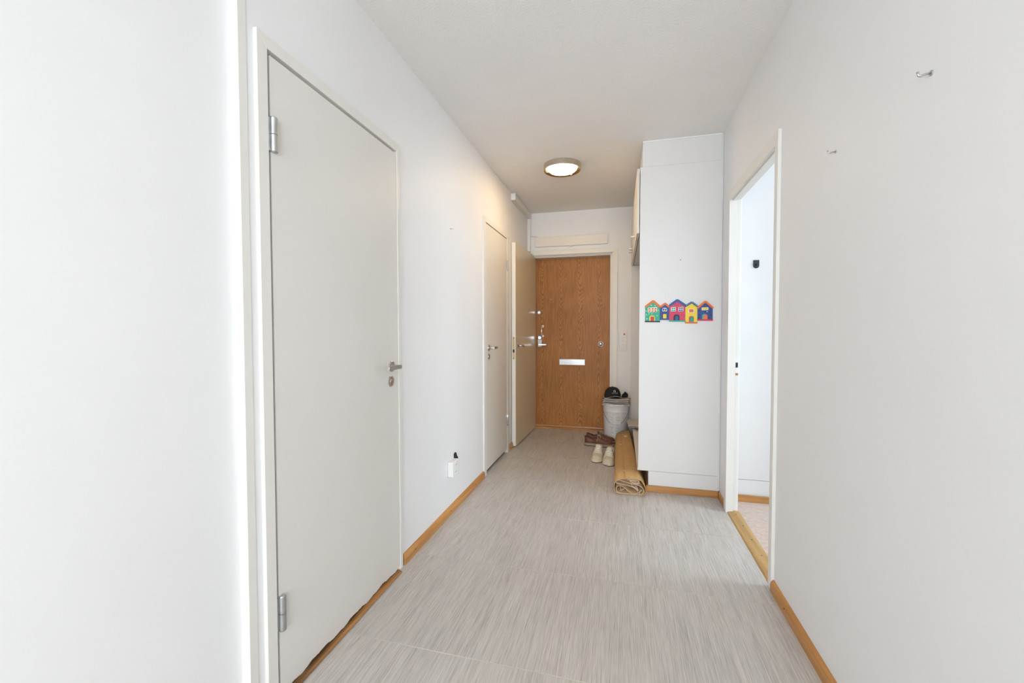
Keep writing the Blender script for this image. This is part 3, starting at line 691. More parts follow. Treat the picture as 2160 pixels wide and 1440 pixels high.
def house(l, r, apex, eave, base, body, roof, rw, basec, bh, over=12):
    """wall, two-pitch roof band and base strip of one house; returns the wall object"""
    cx = apex[0]
    w = slab('house', [(l, base), (l + 2, eave), (cx, apex[1] + rw * 0.9), (r - 2, eave), (r, base)], 0.0, 0.006, body, hs)
    slab('roof', [(l - over, eave + 18), (l - over + 6, eave - rw * 0.35), (cx - 22, apex[1]), (cx + 22, apex[1]), (r + over - 6, eave - rw * 0.35), (r + over, eave + 18), (r + over - 28, eave + rw * 0.55), (cx, apex[1] + rw), (l - over + 28, eave + rw * 0.55)], 0.0, 0.009, roof, w)
    if basec: slab('base', [(l - 8, base - 4), (r + 6, base), (r + 4, base + bh), (l - 2, base + bh - 4)], 0.0, 0.008, basec, w)
    return w
h1 = house(228, 572, (418, 358), 500, 836, TEAL, ORANGE, 46, INK, 30)
slab('window', rect(290, 526, 508, 636, 10), 0.005, 0.0068, WHITE, h1)
for x in (305, 378, 446):
    for y in (538, 590): slab('pane', rect(x, y, x + 48, y + 36, 3), 0.006, 0.0074, ORANGE, h1)
slab('door_surround', arch(328, 710, 458, 834), 0.005, 0.0068, YEL, h1); slab('door', rect(356, 736, 440, 834), 0.006, 0.0076, RED, h1)
dots(h1, [(373, 470), (460, 482), (248, 604), (540, 593), (258, 690), (386, 673), (512, 714), (272, 784), (318, 668)], CREAM)
h2 = house(575, 790, (695, 425), 508, 800, NAVY, ORANGE, 38, NAVY, 16, 4)
slab('window', arch(632, 536, 738, 616), 0.005, 0.0068, WHITE, h2)
for x in (646, 692): slab('pane', rect(x, 552, x + 32, 602), 0.006, 0.0074, NAVY, h2)
slab('door_surround', rect(632, 676, 742, 778), 0.005, 0.0066, INK, h2); slab('door', rect(646, 680, 728, 778), 0.006, 0.0076, YEL, h2)
dots(h2, [(612, 482), (650, 452), (735, 462), (775, 500)], CREAM, 7)
h3 = house(790, 1160, (972, 346), 478, 828, PINK, BLUE, 52, TEAL, 30, 6)
for x0, pc in ((828, TEAL), (1000, NAVY)):
    slab('window', rect(x0, 524, x0 + 110, 622, 4), 0.005, 0.0068, WHITE, h3)
    for x in (x0 + 12, x0 + 60):
        for y in (532, 578): slab('pane', arch(x, y, x + 38, y + 34), 0.006, 0.0074, pc, h3)
slab('door_surround', arch(890, 692, 1025, 828), 0.005, 0.0068, INK, h3); slab('door', arch(928, 722, 1000, 846), 0.006, 0.0078, BLUE, h3)
dots(h3, [(960, 440), (880, 486), (1025, 476), (970, 516), (965, 620), (1055, 660), (865, 708), (1085, 742), (820, 760), (1130, 790), (1090, 510), (816, 664), (1130, 664)], (222, 96, 70), 11)
dots(h3, [(905, 730), (918, 706), (945, 700), (975, 702), (1000, 714), (1012, 740), (904, 765), (904, 800), (1012, 775)], WHITE, 6)
h4 = house(1158, 1425, (1300, 404), 500, 866, YEL, (34, 92, 130), 42, ORANGE, 34, 14)
slab('window', rect(1228, 566, 1356, 656), 0.005, 0.0068, WHITE, h4); slab('pane', rect(1242, 576, 1340, 646), 0.006, 0.0076, ORANGE, h4)
slab('door_surround', arch(1240, 734, 1352, 862), 0.005, 0.0068, RED, h4); slab('door', arch(1262, 754, 1350, 862), 0.006, 0.0078, (40, 150, 130), h4)
for a, b_ in ((1180, 492), (1215, 466), (1250, 440), (1285, 424), (1320, 428), (1350, 446), (1385, 472), (1415, 492)):
    slab('dot', [(a + 7 * cos(k_ * pi / 4), b_ + 7 * sin(k_ * pi / 4)) for k_ in range(8)], 0.0088, 0.0096, WHITE, h4)
h5 = house(1432, 1770, (1605, 392), 545, 806, NAVY, ORANGE, 40, (206, 48, 72), 34, 16)
slab('window', rect(1522, 540, 1672, 604, 4), 0.005, 0.0068, WHITE, h5); slab('pane', rect(1534, 552, 1660, 594, 4), 0.006, 0.0076, YEL, h5)
slab('door_surround', arch(1532, 684, 1646, 806), 0.005, 0.0068, TEAL, h5); slab('door', arch(1564, 702, 1654, 806), 0.006, 0.0078, (232, 112, 84), h5)
dots(h5, [(1576, 482), (1646, 492), (1468, 606), (1604, 634), (1720, 580), (1704, 646), (1474, 704), (1724, 714), (1464, 776), (1682, 772)], INK)
dots(h5, [(1644, 634)], WHITE, 12)

# ================================================================== SIDE ROOM: wardrobe end with black hook
wr = thing('wardrobe', (1.3, 3.17, 0), 'white wardrobe front seen through the open doorway', 'wardrobe')
box('panel', XR2 + 0.05, 1.9, 3.164, 3.188, 0.1515, 2.48, 'cabinet', wr, 0.001)
box('plinth', XR2 + 0.05, 1.9, 3.167, 3.188, 0.0, 0.1490, 'cabinet', wr, 0.001)
hk = thing('adhesive_hook', (0.884, 3.164, 1.62), 'small black rounded adhesive hook on the wardrobe through the doorway', 'hook')
sh = [(0.866, 1.652), (0.902, 1.652)] + [(0.884 + 0.018 * cos(a), 1.615 - 0.018 * sin(a)) for a in [i * pi / 10 for i in range(11)]]
prism('plate', sh, 'y', 3.158, 3.164, 'black', hk, 0.001)
tube('hook', [(0.884, 3.158, 1.622), (0.884, 3.148, 1.612), (0.884, 3.142, 1.604), (0.884, 3.138, 1.610)], 0.004, 'black', hk, 10)

# ================================================================== CARDBOARD ROLL
cr_ = thing('cardboard_roll', (0.07, 3.75, 0), 'long flattened roll of brown corrugated cardboard on the floor beside the white cabinet', 'cardboard')
YA, YZ = 3.075, 4.42
def sheet(name, path, th, m, inset=0.0, y0=YA, y1=YZ, back=None, edge='flute'):
    """a bent board: path in (x,z) at the front end, carried back to the far end with a slight taper"""
    bm = bmesh.new(); P = [Vector(p) for p in path]; n = len(P); nrm = []
    for i in range(n):
        d = (P[min(i + 1, n - 1)] - P[max(i - 1, 0)]).normalized(); nrm.append(Vector((-d.y, d.x)))
    def ring(y):
        k = (y - YA) / (YZ - YA)
        f = lambda p: ((p.x - 0.075) * (1 - 0.24 * k) + 0.075 - 0.034 * k, y + 0.75 * p.x * k ** 4, max(p.y, 0.0005) * (1 + 0.10 * k))
        return [bm.verts.new(f(p + w * th / 2)) for p, w in zip(P, nrm)], [bm.verts.new(f(p - w * th / 2)) for p, w in zip(P, nrm)]
    ny = 6; rs = [ring(y0 + (y1 - y0) * j / ny) for j in range(ny + 1)]
    for (a, b_), (c, d) in zip(rs, rs[1:]):
        for i in range(n - 1):
            bm.faces.new((a[i], a[i + 1], c[i + 1], c[i])).smooth = True
            bm.faces.new((b_[i], d[i], d[i + 1], b_[i + 1])).smooth = True
        for i in (0, n - 1): bm.faces.new((a[i], c[i], d[i], b_[i]))
    ends = []
    for a, b_ in (rs[0], rs[-1]):
        for i in range(n - 1): ends.append(bm.faces.new((a[i], b_[i], b_[i + 1], a[i + 1])))
    for f in ends: f.material_index = 1
    me = done(bm); me.materials.append(MT[m]); me.materials.append(MT[edge])
    return link(name, me, None, cr_)
def spline(pts, n=6):
    out = []
    for i in range(len(pts) - 1):
        p0, p1, p2, p3 = [Vector(pts[max(0, min(len(pts) - 1, j))]) for j in (i - 1, i, i + 1, i + 2)]
        for k in range(n):
            t = k / n; out.append(0.5 * ((2 * p1) + (p2 - p0) * t + (2 * p0 - 5 * p1 + 4 * p2 - p3) * t * t + (3 * p1 - p0 - 3 * p2 + p3) * t ** 3))
    out.append(Vector(pts[-1])); return out
outer = spline([(0.046, 0.109), (0.036, 0.1135), (0.012, 0.112), (-0.012, 0.104), (-0.028, 0.088), (-0.036, 0.062), (-0.036, 0.030), (-0.026, 0.009), (0.010, 0.004), (0.080, 0.003), (0.150, 0.004), (0.178, 0.018), (0.184, 0.042), (0.172, 0.072), (0.152, 0.104), (0.138, 0.113), (0.100, 0.118), (0.060, 0.1185), (0.040, 0.1175)])
sheet('outer_wrap', outer, 0.004, 'cardboard', edge='cardboard_in')
sheet('rolled_flap', spline([(0.050, 0.104), (0.060, 0.108), (0.100, 0.109), (0.132, 0.104), (0.130, 0.094), (0.110, 0.088), (0.085, 0.094), (0.070, 0.102), (0.090, 0.103), (0.115, 0.099)]), 0.003, 'cardboard', y0=YA + 0.004, y1=YA + 0.9)
sheet('inner_sheet', spline([(0.140, 0.090), (0.100, 0.082), (0.050, 0.088), (0.000, 0.100), (-0.020, 0.094), (-0.024, 0.082), (-0.012, 0.074), (0.030, 0.070), (0.080, 0.062), (0.110, 0.048), (0.128, 0.028), (0.120, 0.016), (0.090, 0.014), (0.060, 0.026), (0.040, 0.044), (0.015, 0.058), (-0.008, 0.058), (-0.024, 0.044), (-0.024, 0.024), (-0.010, 0.011), (0.030, 0.009), (0.090, 0.008), (0.140, 0.009)]), 0.0032, 'cardboard_in', y0=YA + 0.003, y1=YZ - 0.05)
sheet('inner_sheet', spline([(0.060, 0.084), (0.090, 0.080), (0.130, 0.074), (0.158, 0.056), (0.166, 0.034), (0.156, 0.014), (0.140, 0.011), (0.136, 0.024), (0.150, 0.038), (0.150, 0.046)]), 0.004, 'cardboard_in', y0=YA + 0.006, y1=YZ - 0.1)
sheet('inner_sheet', spline([(0.082, 0.076), (0.090, 0.062), (0.112, 0.052), (0.130, 0.034), (0.124, 0.050), (0.110, 0.068)]), 0.0035, 'cardboard_in', y0=YA + 0.010, y1=YA + 0.8)
sheet('inner_sheet', spline([(0.000, 0.048), (0.010, 0.036), (0.006, 0.022), (0.020, 0.030), (0.034, 0.038)]), 0.0035, 'cardboard_in', y0=YA + 0.012, y1=YA + 0.7)
def topz(y): return 0.1205 * (1 + 0.10 * (y - YA) / (YZ - YA)) + 0.001
for (x, y, w, l, a) in ((0.052, 4.24, 0.040, 0.05, 0.5), (0.030, 4.30, 0.018, 0.022, 0.2), (0.004, 3.94, 0.028, 0.010, -0.3), (0.072, 3.58, 0.012, 0.010, 0.4), (0.030, 3.23, 0.022, 0.008, -0.4), (0.105, 3.30, 0.014, 0.008, 0.2), (0.000, 3.74, 0.016, 0.006, 0.1)):
    bm = bmesh.new(); pts = []
    for k_ in range(9):
        t_ = 2 * pi * k_ / 9; rr = 0.5 * (1 + random.uniform(-0.45, 0.2)); pts.append((x + w * rr * cos(t_) * cos(a) - l * rr * sin(t_) * sin(a), y + w * rr * cos(t_) * sin(a) + l * rr * sin(t_) * cos(a)))
    lo = [bm.verts.new((px, py, topz(py) + 0.0005)) for px, py in pts]; hi = [bm.verts.new((px, py, topz(py) + 0.0016)) for px, py in pts]
    bm.faces.new(hi); bm.faces.new(lo[::-1])
    for i in range(9): bm.faces.new((lo[i], lo[(i + 1) % 9], hi[(i + 1) % 9], hi[i]))
    link('torn_paper', done(bm), 'tape', cr_)

# ================================================================== SHOES
def interp(keys, t):
    for (a, va), (b_, vb) in zip(keys, keys[1:]):
        if t <= b_:
            u = (t - a) / (b_ - a) if b_ > a else 0; u = u * u * (3 - 2 * u) if False else u
            return va + (vb - va) * u
    return keys[-1][1]
def smooth(a, b_, t):
    u = max(0, min(1, (t - a) / (b_ - a))); return u * u * (3 - 2 * u)
WK = [(0, 0.012), (0.02, 0.022), (0.06, 0.031), (0.15, 0.036), (0.35, 0.037), (0.5, 0.042), (0.68, 0.050), (0.80, 0.048), (0.90, 0.040), (0.96, 0.028), (0.99, 0.016), (1.0, 0.006)]
def shoe(name, loc, rotz, label, cat_group, up_m, toe_m, sole_m, lace_m, lin_m, L=0.295, tall=1.0, side=1, loose=False):
    s = thing(name, loc, label, 'shoe', cat_group, rotz, local=True)
    SZ = 0.026
    TOP = [(0, 0.075), (0.40, 0.078), (0.48, 0.074), (0.60, 0.058), (0.72, 0.044), (0.84, 0.036), (0.92, 0.030), (0.97, 0.020), (1.0, 0.004)]
    RIM = [(0, 0.062), (0.05, 0.064), (0.14, 0.054), (0.26, 0.043), (0.36, 0.050), (0.44, 0.060), (0.60, 0.047), (0.75, 0.034), (0.90, 0.022), (0.97, 0.012), (1.0, 0.002)]
    NT, NO, NI = 44, 7, 8
    def bend(t): return 0.010 * side * sin(pi * max(0, t - 0.25) / 0.75) * 0.7
    def section(t, off=0.0):
        w = interp(WK, t) * 0.98 + off; top = interp(TOP, t) * tall + off; rim = interp(RIM, t) * tall + off
        b_ = smooth(0.37, 0.47, t); pts = []
        for i in range(NO + NI):
            th_ = (i / (NO + NI - 1)) * pi / 2
            xc_, zc_ = w * 1.03 * max(0.0, cos(th_)) ** 0.72, SZ + top * sin(th_) ** 0.85
            if i == NO + NI - 1: xc_ = 0.0
            if i < NO:
                u = i / (NO - 1); xo, zo = w * (1 + 0.07 * sin(pi * u) - 0.24 * u ** 2), SZ + rim * u
            else:
                u = (i - NO + 1) / NI
                zo = SZ + rim * (1 - smooth(0, 0.45, u)) + 0.004; xo = w * (0.80 - 0.12 * smooth(0, 0.3, u)) * (1 - max(0, u - 0.3) / 0.7)
            pts.append((xo * (1 - b_) + xc_ * b_, zo * (1 - b_) + zc_ * b_))
        full = pts + [(-x, z) for x, z in pts[-2::-1]]
        return [(x + bend(t), t * L, z) for x, z in full]
    def grid(t0, t1, cols, off, m, nm, nt=NT, par=s):
        bm = bmesh.new(); rows = []
        for j in range(nt + 1):
            t = t0 + (t1 - t0) * j / nt; sec = section(t, off)
            rows.append([bm.verts.new(sec[c]) for c in cols])
        for a, b_ in zip(rows, rows[1:]):
            for i in range(len(cols) - 1): bm.faces.new((a[i], a[i + 1], b_[i + 1], b_[i]))
        return link(nm, done(bm), m, par, smooth=True)
    n = 2 * (NO + NI) - 1
    # heel start is closed by the first narrow section
    up = grid(0.0, 1.0, list(range(NO)) , 0.0, up_m, 'upper')
    bm = bmesh.new(); bm.from_mesh(up.data)
    def add(t0, t1, cols, nt):
        rows = []
        for j in range(nt + 1):
            sec = section(t0 + (t1 - t0) * j / nt); rows.append([bm.verts.new(sec[c]) for c in cols])
        for a, b_ in zip(rows, rows[1:]):
            for i in range(len(cols) - 1): bm.faces.new((a[i], a[i + 1], b_[i + 1], b_[i]))
    add(0.0, 1.0, list(range(n - NO, n)), NT)
    add(0.445, 1.0, list(range(NO - 1, n - NO + 1)), 26)
    s0 = section(0.0)   # heel counter
    hv = [bm.verts.new(s0[c]) for c in list(range(NO)) + list(range(n - NO, n))]; bm.faces.new(hv)
    bmesh.ops.remove_doubles(bm, verts=bm.verts, dist=0.0004)
    bmesh.ops.recalc_face_normals(bm, faces=bm.faces); bm.to_mesh(up.data); bm.free()
    for p in up.data.polygons: p.use_smooth = True
    grid(0.002, 0.455, list(range(NO - 1, n - NO + 1)), -0.0012, lin_m, 'lining', 20)
    # padded collar
    rim_pts = [Vector(section(t)[NO - 1]) for t in [0.44 - 0.44 * k_ / 14 for k_ in range(15)]] + [Vector(section(t)[n - NO]) for t in [0.44 * k_ / 14 for k_ in range(15)]]
    tube('collar', rim_pts, 0.0042, up_m, up, 8)
    # tongue
    bm = bmesh.new(); rows = []
    for j in range(9):
        u = j / 8; t = 0.60 - 0.22 * u; z = SZ + interp(TOP, max(t, 0.44)) * tall + 0.002 + 0.024 * max(0, u - 0.45); ww = 0.020 + 0.006 * u
        rows.append([(ww * k_ / 3 + bend(t), t * L, z - 0.008 * (k_ / 3) ** 2) for k_ in range(-3, 4)])
    A_ = [[bm.verts.new(p) for p in r_] for r_ in rows]; B_ = [[bm.verts.new((p[0], p[1] + 0.001, p[2] - 0.005)) for p in r_] for r_ in rows]
    for G in (A_, B_):
        for a, b_ in zip(G, G[1:]):
            for i in range(6): bm.faces.new((a[i], a[i + 1], b_[i + 1], b_[i]))
    for i in range(6): bm.faces.new((A_[-1][i], A_[-1][i + 1], B_[-1][i + 1], B_[-1][i]))
    for j in range(8):
        for i in (0, 6): bm.faces.new((A_[j][i], A_[j + 1][i], B_[j + 1][i], B_[j][i]))
    link('tongue', done(bm), up_m, s, smooth=True)
    if toe_m: grid(0.76, 1.0, list(range(0, n)), 0.0011, toe_m, 'toe_cap', 16)
    # eyestays and laces
    for sg in (1, -1):
        pass
    for k_ in range(6):
        t = 0.47 + 0.048 * k_; z = SZ + interp(TOP, t) * tall
        t2 = t + (0.03 if k_ % 2 else -0.012)
        z2 = SZ + interp(TOP, t2) * tall
        hw = 0.023 - 0.001 * k_
        tube('lace', [(-hw + bend(t), t * L, z - 0.010), (-hw * 0.7 + bend(t), t * L + 0.001, z - 0.001), (bend(t), (t + t2) / 2 * L, (z + z2) / 2 + 0.0055), (hw * 0.7 + bend(t), t2 * L, z2 - 0.001), (hw + bend(t), t2 * L, z2 - 0.010)], 0.0026, lace_m, s, 6)
    if loose:
        t = 0.49; z = SZ + interp(TOP, t) * tall
        for pts in ([(0, t * L, z + 0.006), (0.020, t * L - 0.01, z + 0.022), (0.036, t * L + 0.005, z + 0.012), (0.024, t * L + 0.015, z + 0.004), (0, t * L, z + 0.006)],
                    [(0, t * L, z + 0.006), (-0.018, t * L + 0.008, z + 0.024), (-0.036, t * L + 0.018, z + 0.012), (-0.022, t * L + 0.012, z + 0.002), (0, t * L, z + 0.006)],
                    [(0, t * L, z + 0.006), (0.030, t * L - 0.008, z + 0.004), (0.046, t * L - 0.012, z - 0.022), (0.048, t * L - 0.018, z - 0.052)],
                    [(0, t * L, z + 0.006), (-0.028, t * L + 0.012, z + 0.002), (-0.044, t * L + 0.022, z - 0.022), (-0.046, t * L + 0.024, z - 0.046)]):
            tube('lace', spline3(pts), 0.0026, lace_m, s, 6)
    # sole
    ol = []
    for j in range(41):
        t = j / 40; ol.append((interp(WK, t) + 0.0045 + bend(t), t * L + (0.004 * (2 * t - 1))))
    ol2 = [(-(interp(WK, t) + 0.0045) + bend(t), t * L + 0.004 * (2 * t - 1)) for t in [1 - j / 40 for j in range(41)]]
    out = ol + ol2
    prism('midsole', out, 'z', 0.006, SZ + 0.003, sole_m, s, 0.0015)
    prism('outsole', [(x * 0.99, y) for x, y in out], 'z', 0.0, 0.006, 'outsole', s)
    return s
def spline3(pts, n=5):
    out = []; P = [Vector(p) for p in pts]
    for i in range(len(P) - 1):
        p0, p1, p2, p3 = P[max(0, i - 1)], P[i], P[i + 1], P[min(len(P) - 1, i + 2)]
        for k in range(n):
            t = k / n; out.append(0.5 * ((2 * p1) + (p2 - p0) * t + (2 * p0 - 5 * p1 + 4 * p2 - p3) * t * t + (3 * p1 - p0 - 3 * p2 + p3) * t ** 3))
    out.append(P[-1]); return out
# white sneakers, toes towards the viewer
shoe('sneaker', (-0.190, 4.045, 0), pi - 0.06, 'off-white lace-up sneaker, the left one of the pale pair', 'pale sneakers', 'sneaker', 'sneaker_toe', 'sole_cream', 'lace_white', 'lining_grey', side=-1)
shoe('sneaker', (-0.086, 3.975, 0), pi - 0.015, 'off-white lace-up sneaker right beside the cardboard roll', 'pale sneakers', 'sneaker', 'sneaker_toe', 'sole_cream', 'lace_white', 'lining_grey', side=1)
# brown leather shoes, heels to the left, toes under the bucket side
shoe('leather_shoe', (-0.349, 4.325, 0), -pi / 2 - 0.03, 'brown leather shoe with tan laces, the front one of the brown pair', 'brown shoes', 'leather', None, 'sole_tan', 'lace_tan', 'lining', L=0.288, side=1, loose=True)
shoe('leather_shoe', (-0.338, 4.445, 0), -pi / 2 + 0.02, 'brown leather shoe with tan laces, behind its twin next to the bucket', 'brown shoes', 'leather', None, 'sole_tan', 'lace_tan', 'lining', L=0.288, side=-1, loose=True)

# ================================================================== BUCKET
bx, by = -0.046, 4.684
bk_ = thing('paint_bucket', (bx, by, 0), 'tall light grey metal paint bucket standing by the entrance door', 'bucket')
lathe('body', [(0, 0.004), (0.118, 0.004), (0.121, 0.0), (0.1235, 0.003), (0.124, 0.012), (0.1305, 0.288), (0.1315, 0.292), (0.1345, 0.300), (0.1345, 0.304), (0.1325, 0.310), (0.1335, 0.372), (0.136, 0.376), (0.1375, 0.382), (0.136, 0.388), (0.130, 0.388), (0.128, 0.380), (0, 0.378)], 'bucket', bk_, (bx, by, 0), n=64)
# crimp tabs of the lid round the rim
for k_ in range(16):
    a = 2 * pi * k_ / 16 + 0.1
    lathe('rim_tab', [(0.1362, 0.366), (0.1382, 0.367), (0.1390, 0.378), (0.1375, 0.384)], 'bucket', bk_, (bx, by, 0), n=4, a0=a - 0.13, a1=a + 0.13)
for sg in (-1, 1):
    e = disc('ear', (bx + sg * 0.1335, by - 0.01, 0.360), 'x', 0.011, 0.008, 'chrome', bk_, 0.003, 16, sg)
hp = []
for k_ in range(0, 25):
    u = k_ / 24; a = pi + u * pi
    rr = 0.140 + 0.004 * sin(u * pi)
    dz = 0.360 - 0.172 * min(1.0, min(u, 1 - u) / 0.36)
    hp.append((bx + rr * cos(a), by - 0.004 + rr * sin(a), dz))
hn = tube('handle_wire', hp, 0.0021, 'wire', bk_, 8)
gp = [p for p in hp[9:16]]
tube('handle_grip', [(p[0], p[1] - 0.002, p[2]) for p in gp], 0.0072, 'white_plastic', bk_, 10)
# printed text blocks: two columns of fine lines
lb = None
def print_line(z, a0, a1, h, m, par):
    rr = 0.124 + (z - 0.012) * 0.0065 / 0.276
    return lathe('print_line', [(rr + 0.0002, z), (rr + 0.0005, z), (rr + 0.0005 + h * 0.0235, z + h), (rr + 0.0002 + h * 0.0235, z + h)], m, par, (bx, by, 0), n=6, a0=a0, a1=a1)
def ang(dx): return -pi / 2 + dx / 0.128
za = 0.070; 
rr0 = 0.124 + (0.06 - 0.012) * 0.0065 / 0.276
lbp = lathe('printed_label', [(rr0 - 0.0002, 0.060), (rr0 + 0.0003, 0.060), (0.1298 + 0.0003, 0.262), (0.1298 - 0.0002, 0.262)], mat('label_ground', (0.72, 0.73, 0.74), 0.45), bk_, (bx, by, 0), n=12, a0=ang(-0.058), a1=ang(0.052))
z = 0.066; i = 0
while z < 0.255:
    for c0, c1 in ((-0.055, -0.010), (-0.002, 0.048)):
        if random.random() < 0.93:
            print_line(z, ang(c0 + random.uniform(0, 0.003)), ang(c1 - random.choice((0, 0.002, 0.006, 0.016))), 0.0030, 'print' if i % 4 else 'print_white', lbp)
    i += 1; z += 0.0062 if i % 7 else 0.011
print_line(0.064, ang(-0.0075), ang(-0.0050), 0.19, 'print_white', lbp)

# ---- magazines on the bucket
def magazine(loc, w, l, t, rz, cover, label, group, sag=0.0, tilt=0.0):
    """folded magazine: page block between a wrap-round cover, slightly wavy"""
    s = thing('magazine', loc, label, 'magazine', group, rz, local=True)
    s.rotation_euler = (0, tilt, rz)
    def blk(nm, w_, l_, z0, z1, m):
        bm = bmesh.new(); nx, ny = 10, 8
        def zz(x, y): return -sag * ((2 * x / w) ** 2) + 0.0005 * sin(x * 28 + y * 17)
        top = [[bm.verts.new((w_ * (i_ / nx - 0.5), l_ * (j / ny - 0.5), z1 + zz(w_ * (i_ / nx - 0.5), l_ * (j / ny - 0.5)))) for i_ in range(nx + 1)] for j in range(ny + 1)]
        bot = [[bm.verts.new((w_ * (i_ / nx - 0.5), l_ * (j / ny - 0.5), z0 + zz(w_ * (i_ / nx - 0.5), l_ * (j / ny - 0.5)))) for i_ in range(nx + 1)] for j in range(ny + 1)]
        for j in range(ny):
            for i_ in range(nx):
                bm.faces.new((top[j][i_], top[j][i_ + 1], top[j + 1][i_ + 1], top[j + 1][i_])); bm.faces.new((bot[j][i_], bot[j + 1][i_], bot[j + 1][i_ + 1], bot[j][i_ + 1]))
        for i_ in range(nx):
            bm.faces.new((top[0][i_], bot[0][i_], bot[0][i_ + 1], top[0][i_ + 1])); bm.faces.new((top[ny][i_], top[ny][i_ + 1], bot[ny][i_ + 1], bot[ny][i_]))
        for j in range(ny):
            bm.faces.new((top[j][0], top[j + 1][0], bot[j + 1][0], bot[j][0])); bm.faces.new((top[j][nx], bot[j][nx], bot[j + 1][nx], top[j + 1][nx]))
        return link(nm, done(bm), m, s)
    blk('pages', w - 0.003, l - 0.003, t * 0.16, t * 0.84, 'paper')
    blk('cover', w, l, t * 0.84, t, cover); blk('back_cover', w, l, 0, t * 0.16, cover)
    return s
mz = 0.3925
for t_, w_, l_, rz, c, lab, dx, dy in (
        (0.010, 0.270, 0.200, 0.10, flat('c1', (96, 40, 42)), 'dark red magazine at the bottom of the pile on the bucket', 0.006, -0.012),
        (0.009, 0.275, 0.205, -0.06, flat('c2', (56, 52, 58)), 'dark grey magazine second from the bottom on the bucket', 0.004, -0.006),
        (0.010, 0.268, 0.205, 0.03, flat('c3', (176, 158, 152)), 'pale pinkish magazine in the middle of the pile on the bucket', 0.000, -0.010),
        (0.008, 0.272, 0.200, -0.13, flat('c4', (150, 62, 62)), 'faded red magazine under the top one on the bucket', 0.006, -0.004),
        (0.009, 0.262, 0.200, 0.07, flat('c5', (198, 188, 168)), 'cream magazine on top of the pile, under the black cap', 0.004, -0.010)):
    magazine((bx + dx, by + dy, mz), w_, l_, t_ * 0.95, rz, c, lab, 'magazines on the bucket')
    mz += t_ * 0.95 + 0.0016

# ---- black cap
cz = mz + 0.001
cap = thing('baseball_cap', (bx - 0.034, by - 0.006, cz), 'black baseball cap with white emblem on top of the bucket', 'cap', rotz=0.22, local=True)
bm = bmesh.new(); rings = []; NA = 40
for j in range(13):
    u = j / 12; ph = u * pi / 2; ring = []
    for k_ in range(NA):
        a = 2 * pi * k_ / NA
        rx, ry = 0.088, 0.096
        front = max(0, -sin(a))
        rad = cos(ph) ** 0.62 if u < 1 else 0
        z = 0.112 * sin(ph) ** 0.95 * (1 - 0.10 * (1 - front) * (1 - u)) + 0.006 * front * sin(2 * ph)
        dent = 1 - 0.05 * sin(3 * a + 1) * sin(2 * ph)
        ring.append(bm.verts.new((rx * rad * cos(a) * dent, ry * rad * sin(a) * dent, z)))
    rings.append(ring)
for A_, B_ in zip(rings, rings[1:]):
    for k_ in range(NA): bm.faces.new((A_[k_], A_[(k_ + 1) % NA], B_[(k_ + 1) % NA], B_[k_]))
bmesh.ops.remove_doubles(bm, verts=bm.verts, dist=1e-5)
crown = link('crown', done(bm), 'cap', cap, smooth=True)
lathe('button', [(0.007, 0), (0.007, 0.003), (0.004, 0.006), (0, 0.0065)], 'cap', cap, (0, 0, 0.1105), n=16)
for k_ in range(6):
    a = k_ * pi / 3 + pi / 6; pts = []
    for j in range(0, 13, 2):
        u = j / 12; ph = u * pi / 2; rad = cos(ph) ** 0.62 if u < 1 else 0.0; front = max(0, -sin(a))
        pts.append((0.0885 * rad * cos(a) * (1 - 0.05 * sin(3 * a + 1) * sin(2 * ph)), 0.0965 * rad * sin(a) * (1 - 0.05 * sin(3 * a + 1) * sin(2 * ph)), 0.112 * sin(ph) ** 0.95 * (1 - 0.10 * (1 - front) * (1 - u)) + 0.006 * front * sin(2 * ph)))
    tube('seam', pts, 0.0012, 'cap', crown, 5)
# curved brim with white piping, facing the viewer
bm = bmesh.new(); G = []; edge = []
def brim_pt(a, v):
    """a across the front (-1..1), v from crown to edge"""
    th_ = -pi / 2 + a * 1.12
    xi, yi = 0.087 * cos(th_), 0.094 * sin(th_)
    xo, yo = 0.098 * sin(a * 1.15), -0.094 - 0.070 * math.sqrt(max(0, 1 - (a * 0.97) ** 2)) + 0.045 * (a ** 2)
    x = xi + (xo - xi) * v; y = yi + (yo - yi) * v
    z = 0.032 - 0.032 * min(1.0, abs(x) / 0.09) ** 1.7 + 0.004
    return (x, y, z)
for j in range(7):
    G.append([bm.verts.new(brim_pt(-1 + 2 * i_ / 20, j / 6)) for i_ in range(21)])
G2 = [[bm.verts.new((v.co.x, v.co.y, v.co.z - 0.003)) for v in r_] for r_ in G]
for GG in (G, G2):
    for a_, b_ in zip(GG, GG[1:]):
        for i_ in range(20): bm.faces.new((a_[i_], a_[i_ + 1], b_[i_ + 1], b_[i_]))
for i_ in range(20): bm.faces.new((G[-1][i_], G[-1][i_ + 1], G2[-1][i_ + 1], G2[-1][i_]))
brim = link('brim', done(bm), 'cap', cap, smooth=True)
tube('piping', [Vector(brim_pt(-1 + 2 * i_ / 20, 1.01)) + Vector((0, 0, -0.0015)) for i_ in range(21)], 0.0017, 'thread', brim, 6)
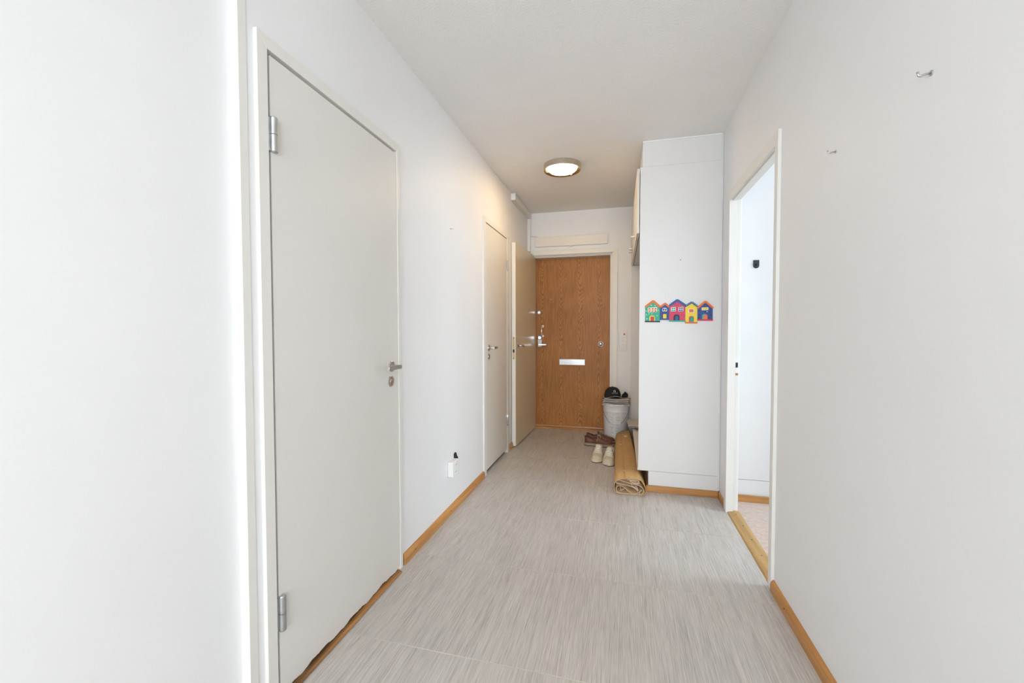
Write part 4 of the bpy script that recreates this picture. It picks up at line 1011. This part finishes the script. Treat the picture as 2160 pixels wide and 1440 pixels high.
# emblem and line of small stitched marks on the crown front
def crown_pt(a, u, off=0.0012):
    ph = u * pi / 2; rad = cos(ph) ** 0.62; front = max(0, -sin(a)); dent = 1 - 0.05 * sin(3 * a + 1) * sin(2 * ph)
    return Vector(((0.088 + off) * rad * cos(a) * dent, (0.096 + off) * rad * sin(a) * dent, 0.112 * sin(ph) ** 0.95 * (1 - 0.10 * (1 - front) * (1 - u)) + 0.006 * front * sin(2 * ph) + off))
a0 = -pi / 2 + 0.05
tube('emblem', [crown_pt(a0 + 0.12 * cos(k_ * pi / 8 * 1.3 - 0.5), 0.40 + 0.09 * sin(k_ * pi / 8 * 1.3 - 0.5)) for k_ in range(9)], 0.0024, 'thread', crown, 6)
tube('emblem', [crown_pt(a0 - 0.05, 0.36), crown_pt(a0, 0.43), crown_pt(a0 + 0.05, 0.36)], 0.0016, 'thread', crown, 6)
for k_ in range(9):
    a = a0 - 0.34 + 0.085 * k_; u = 0.285 + 0.02 * math.sin(k_ / 8 * pi)
    tube('stitched_mark', [crown_pt(a, u - 0.018), crown_pt(a + 0.02, u + 0.018), crown_pt(a + 0.045, u - 0.014)], 0.0013, 'thread', crown, 5)
# crumpled black cloth right of the cap
bm = bmesh.new(); bmesh.ops.create_icosphere(bm, subdivisions=3, radius=1.0)
for v in bm.verts:
    d = v.co.normalized(); k_ = 1 + 0.16 * sin(5 * d.x + 2 * d.z) + 0.12 * sin(7 * d.y - 3 * d.x) + 0.08 * sin(11 * d.z + 4 * d.y)
    v.co = Vector((0.032 * d.x * k_, 0.05 * d.y * k_, max(-0.4, d.z) * 0.034 * k_ + 0.015 * d.x * 0.4))
mn = min(v.co.z for v in bm.verts)
for v in bm.verts: v.co += Vector((bx + 0.100, by - 0.005, cz + 0.0005 - mn))
link('black_cloth', done(bm), 'cap', label='small crumpled black cloth lying right of the cap on the bucket', cat='cloth', smooth=True)

# ================================================================== PAPERS ON THE LOW SHELF
pz = 0.1655
for t_, w_, l_, rz, c, lab, x, y in (
        (0.012, 0.20, 0.27, 0.25, flat('p1', (70, 66, 66)), 'dark magazine at the bottom of the pile on the low cabinet shelf', 0.220, 4.50),
        (0.010, 0.21, 0.28, -0.1, flat('p2', (120, 60, 52)), 'reddish magazine in the middle of the pile on the low cabinet shelf', 0.205, 4.55),
        (0.014, 0.22, 0.29, 0.05, MT['paper'], 'folded newspaper on top of the pile on the low cabinet shelf', 0.185, 4.57)):
    magazine((x, y, pz), w_, l_, t_, rz, c, lab, 'papers on the low shelf'); pz += t_ + 0.0022

for o in bpy.data.objects:
    if 'world_build' in o: del o['world_build']
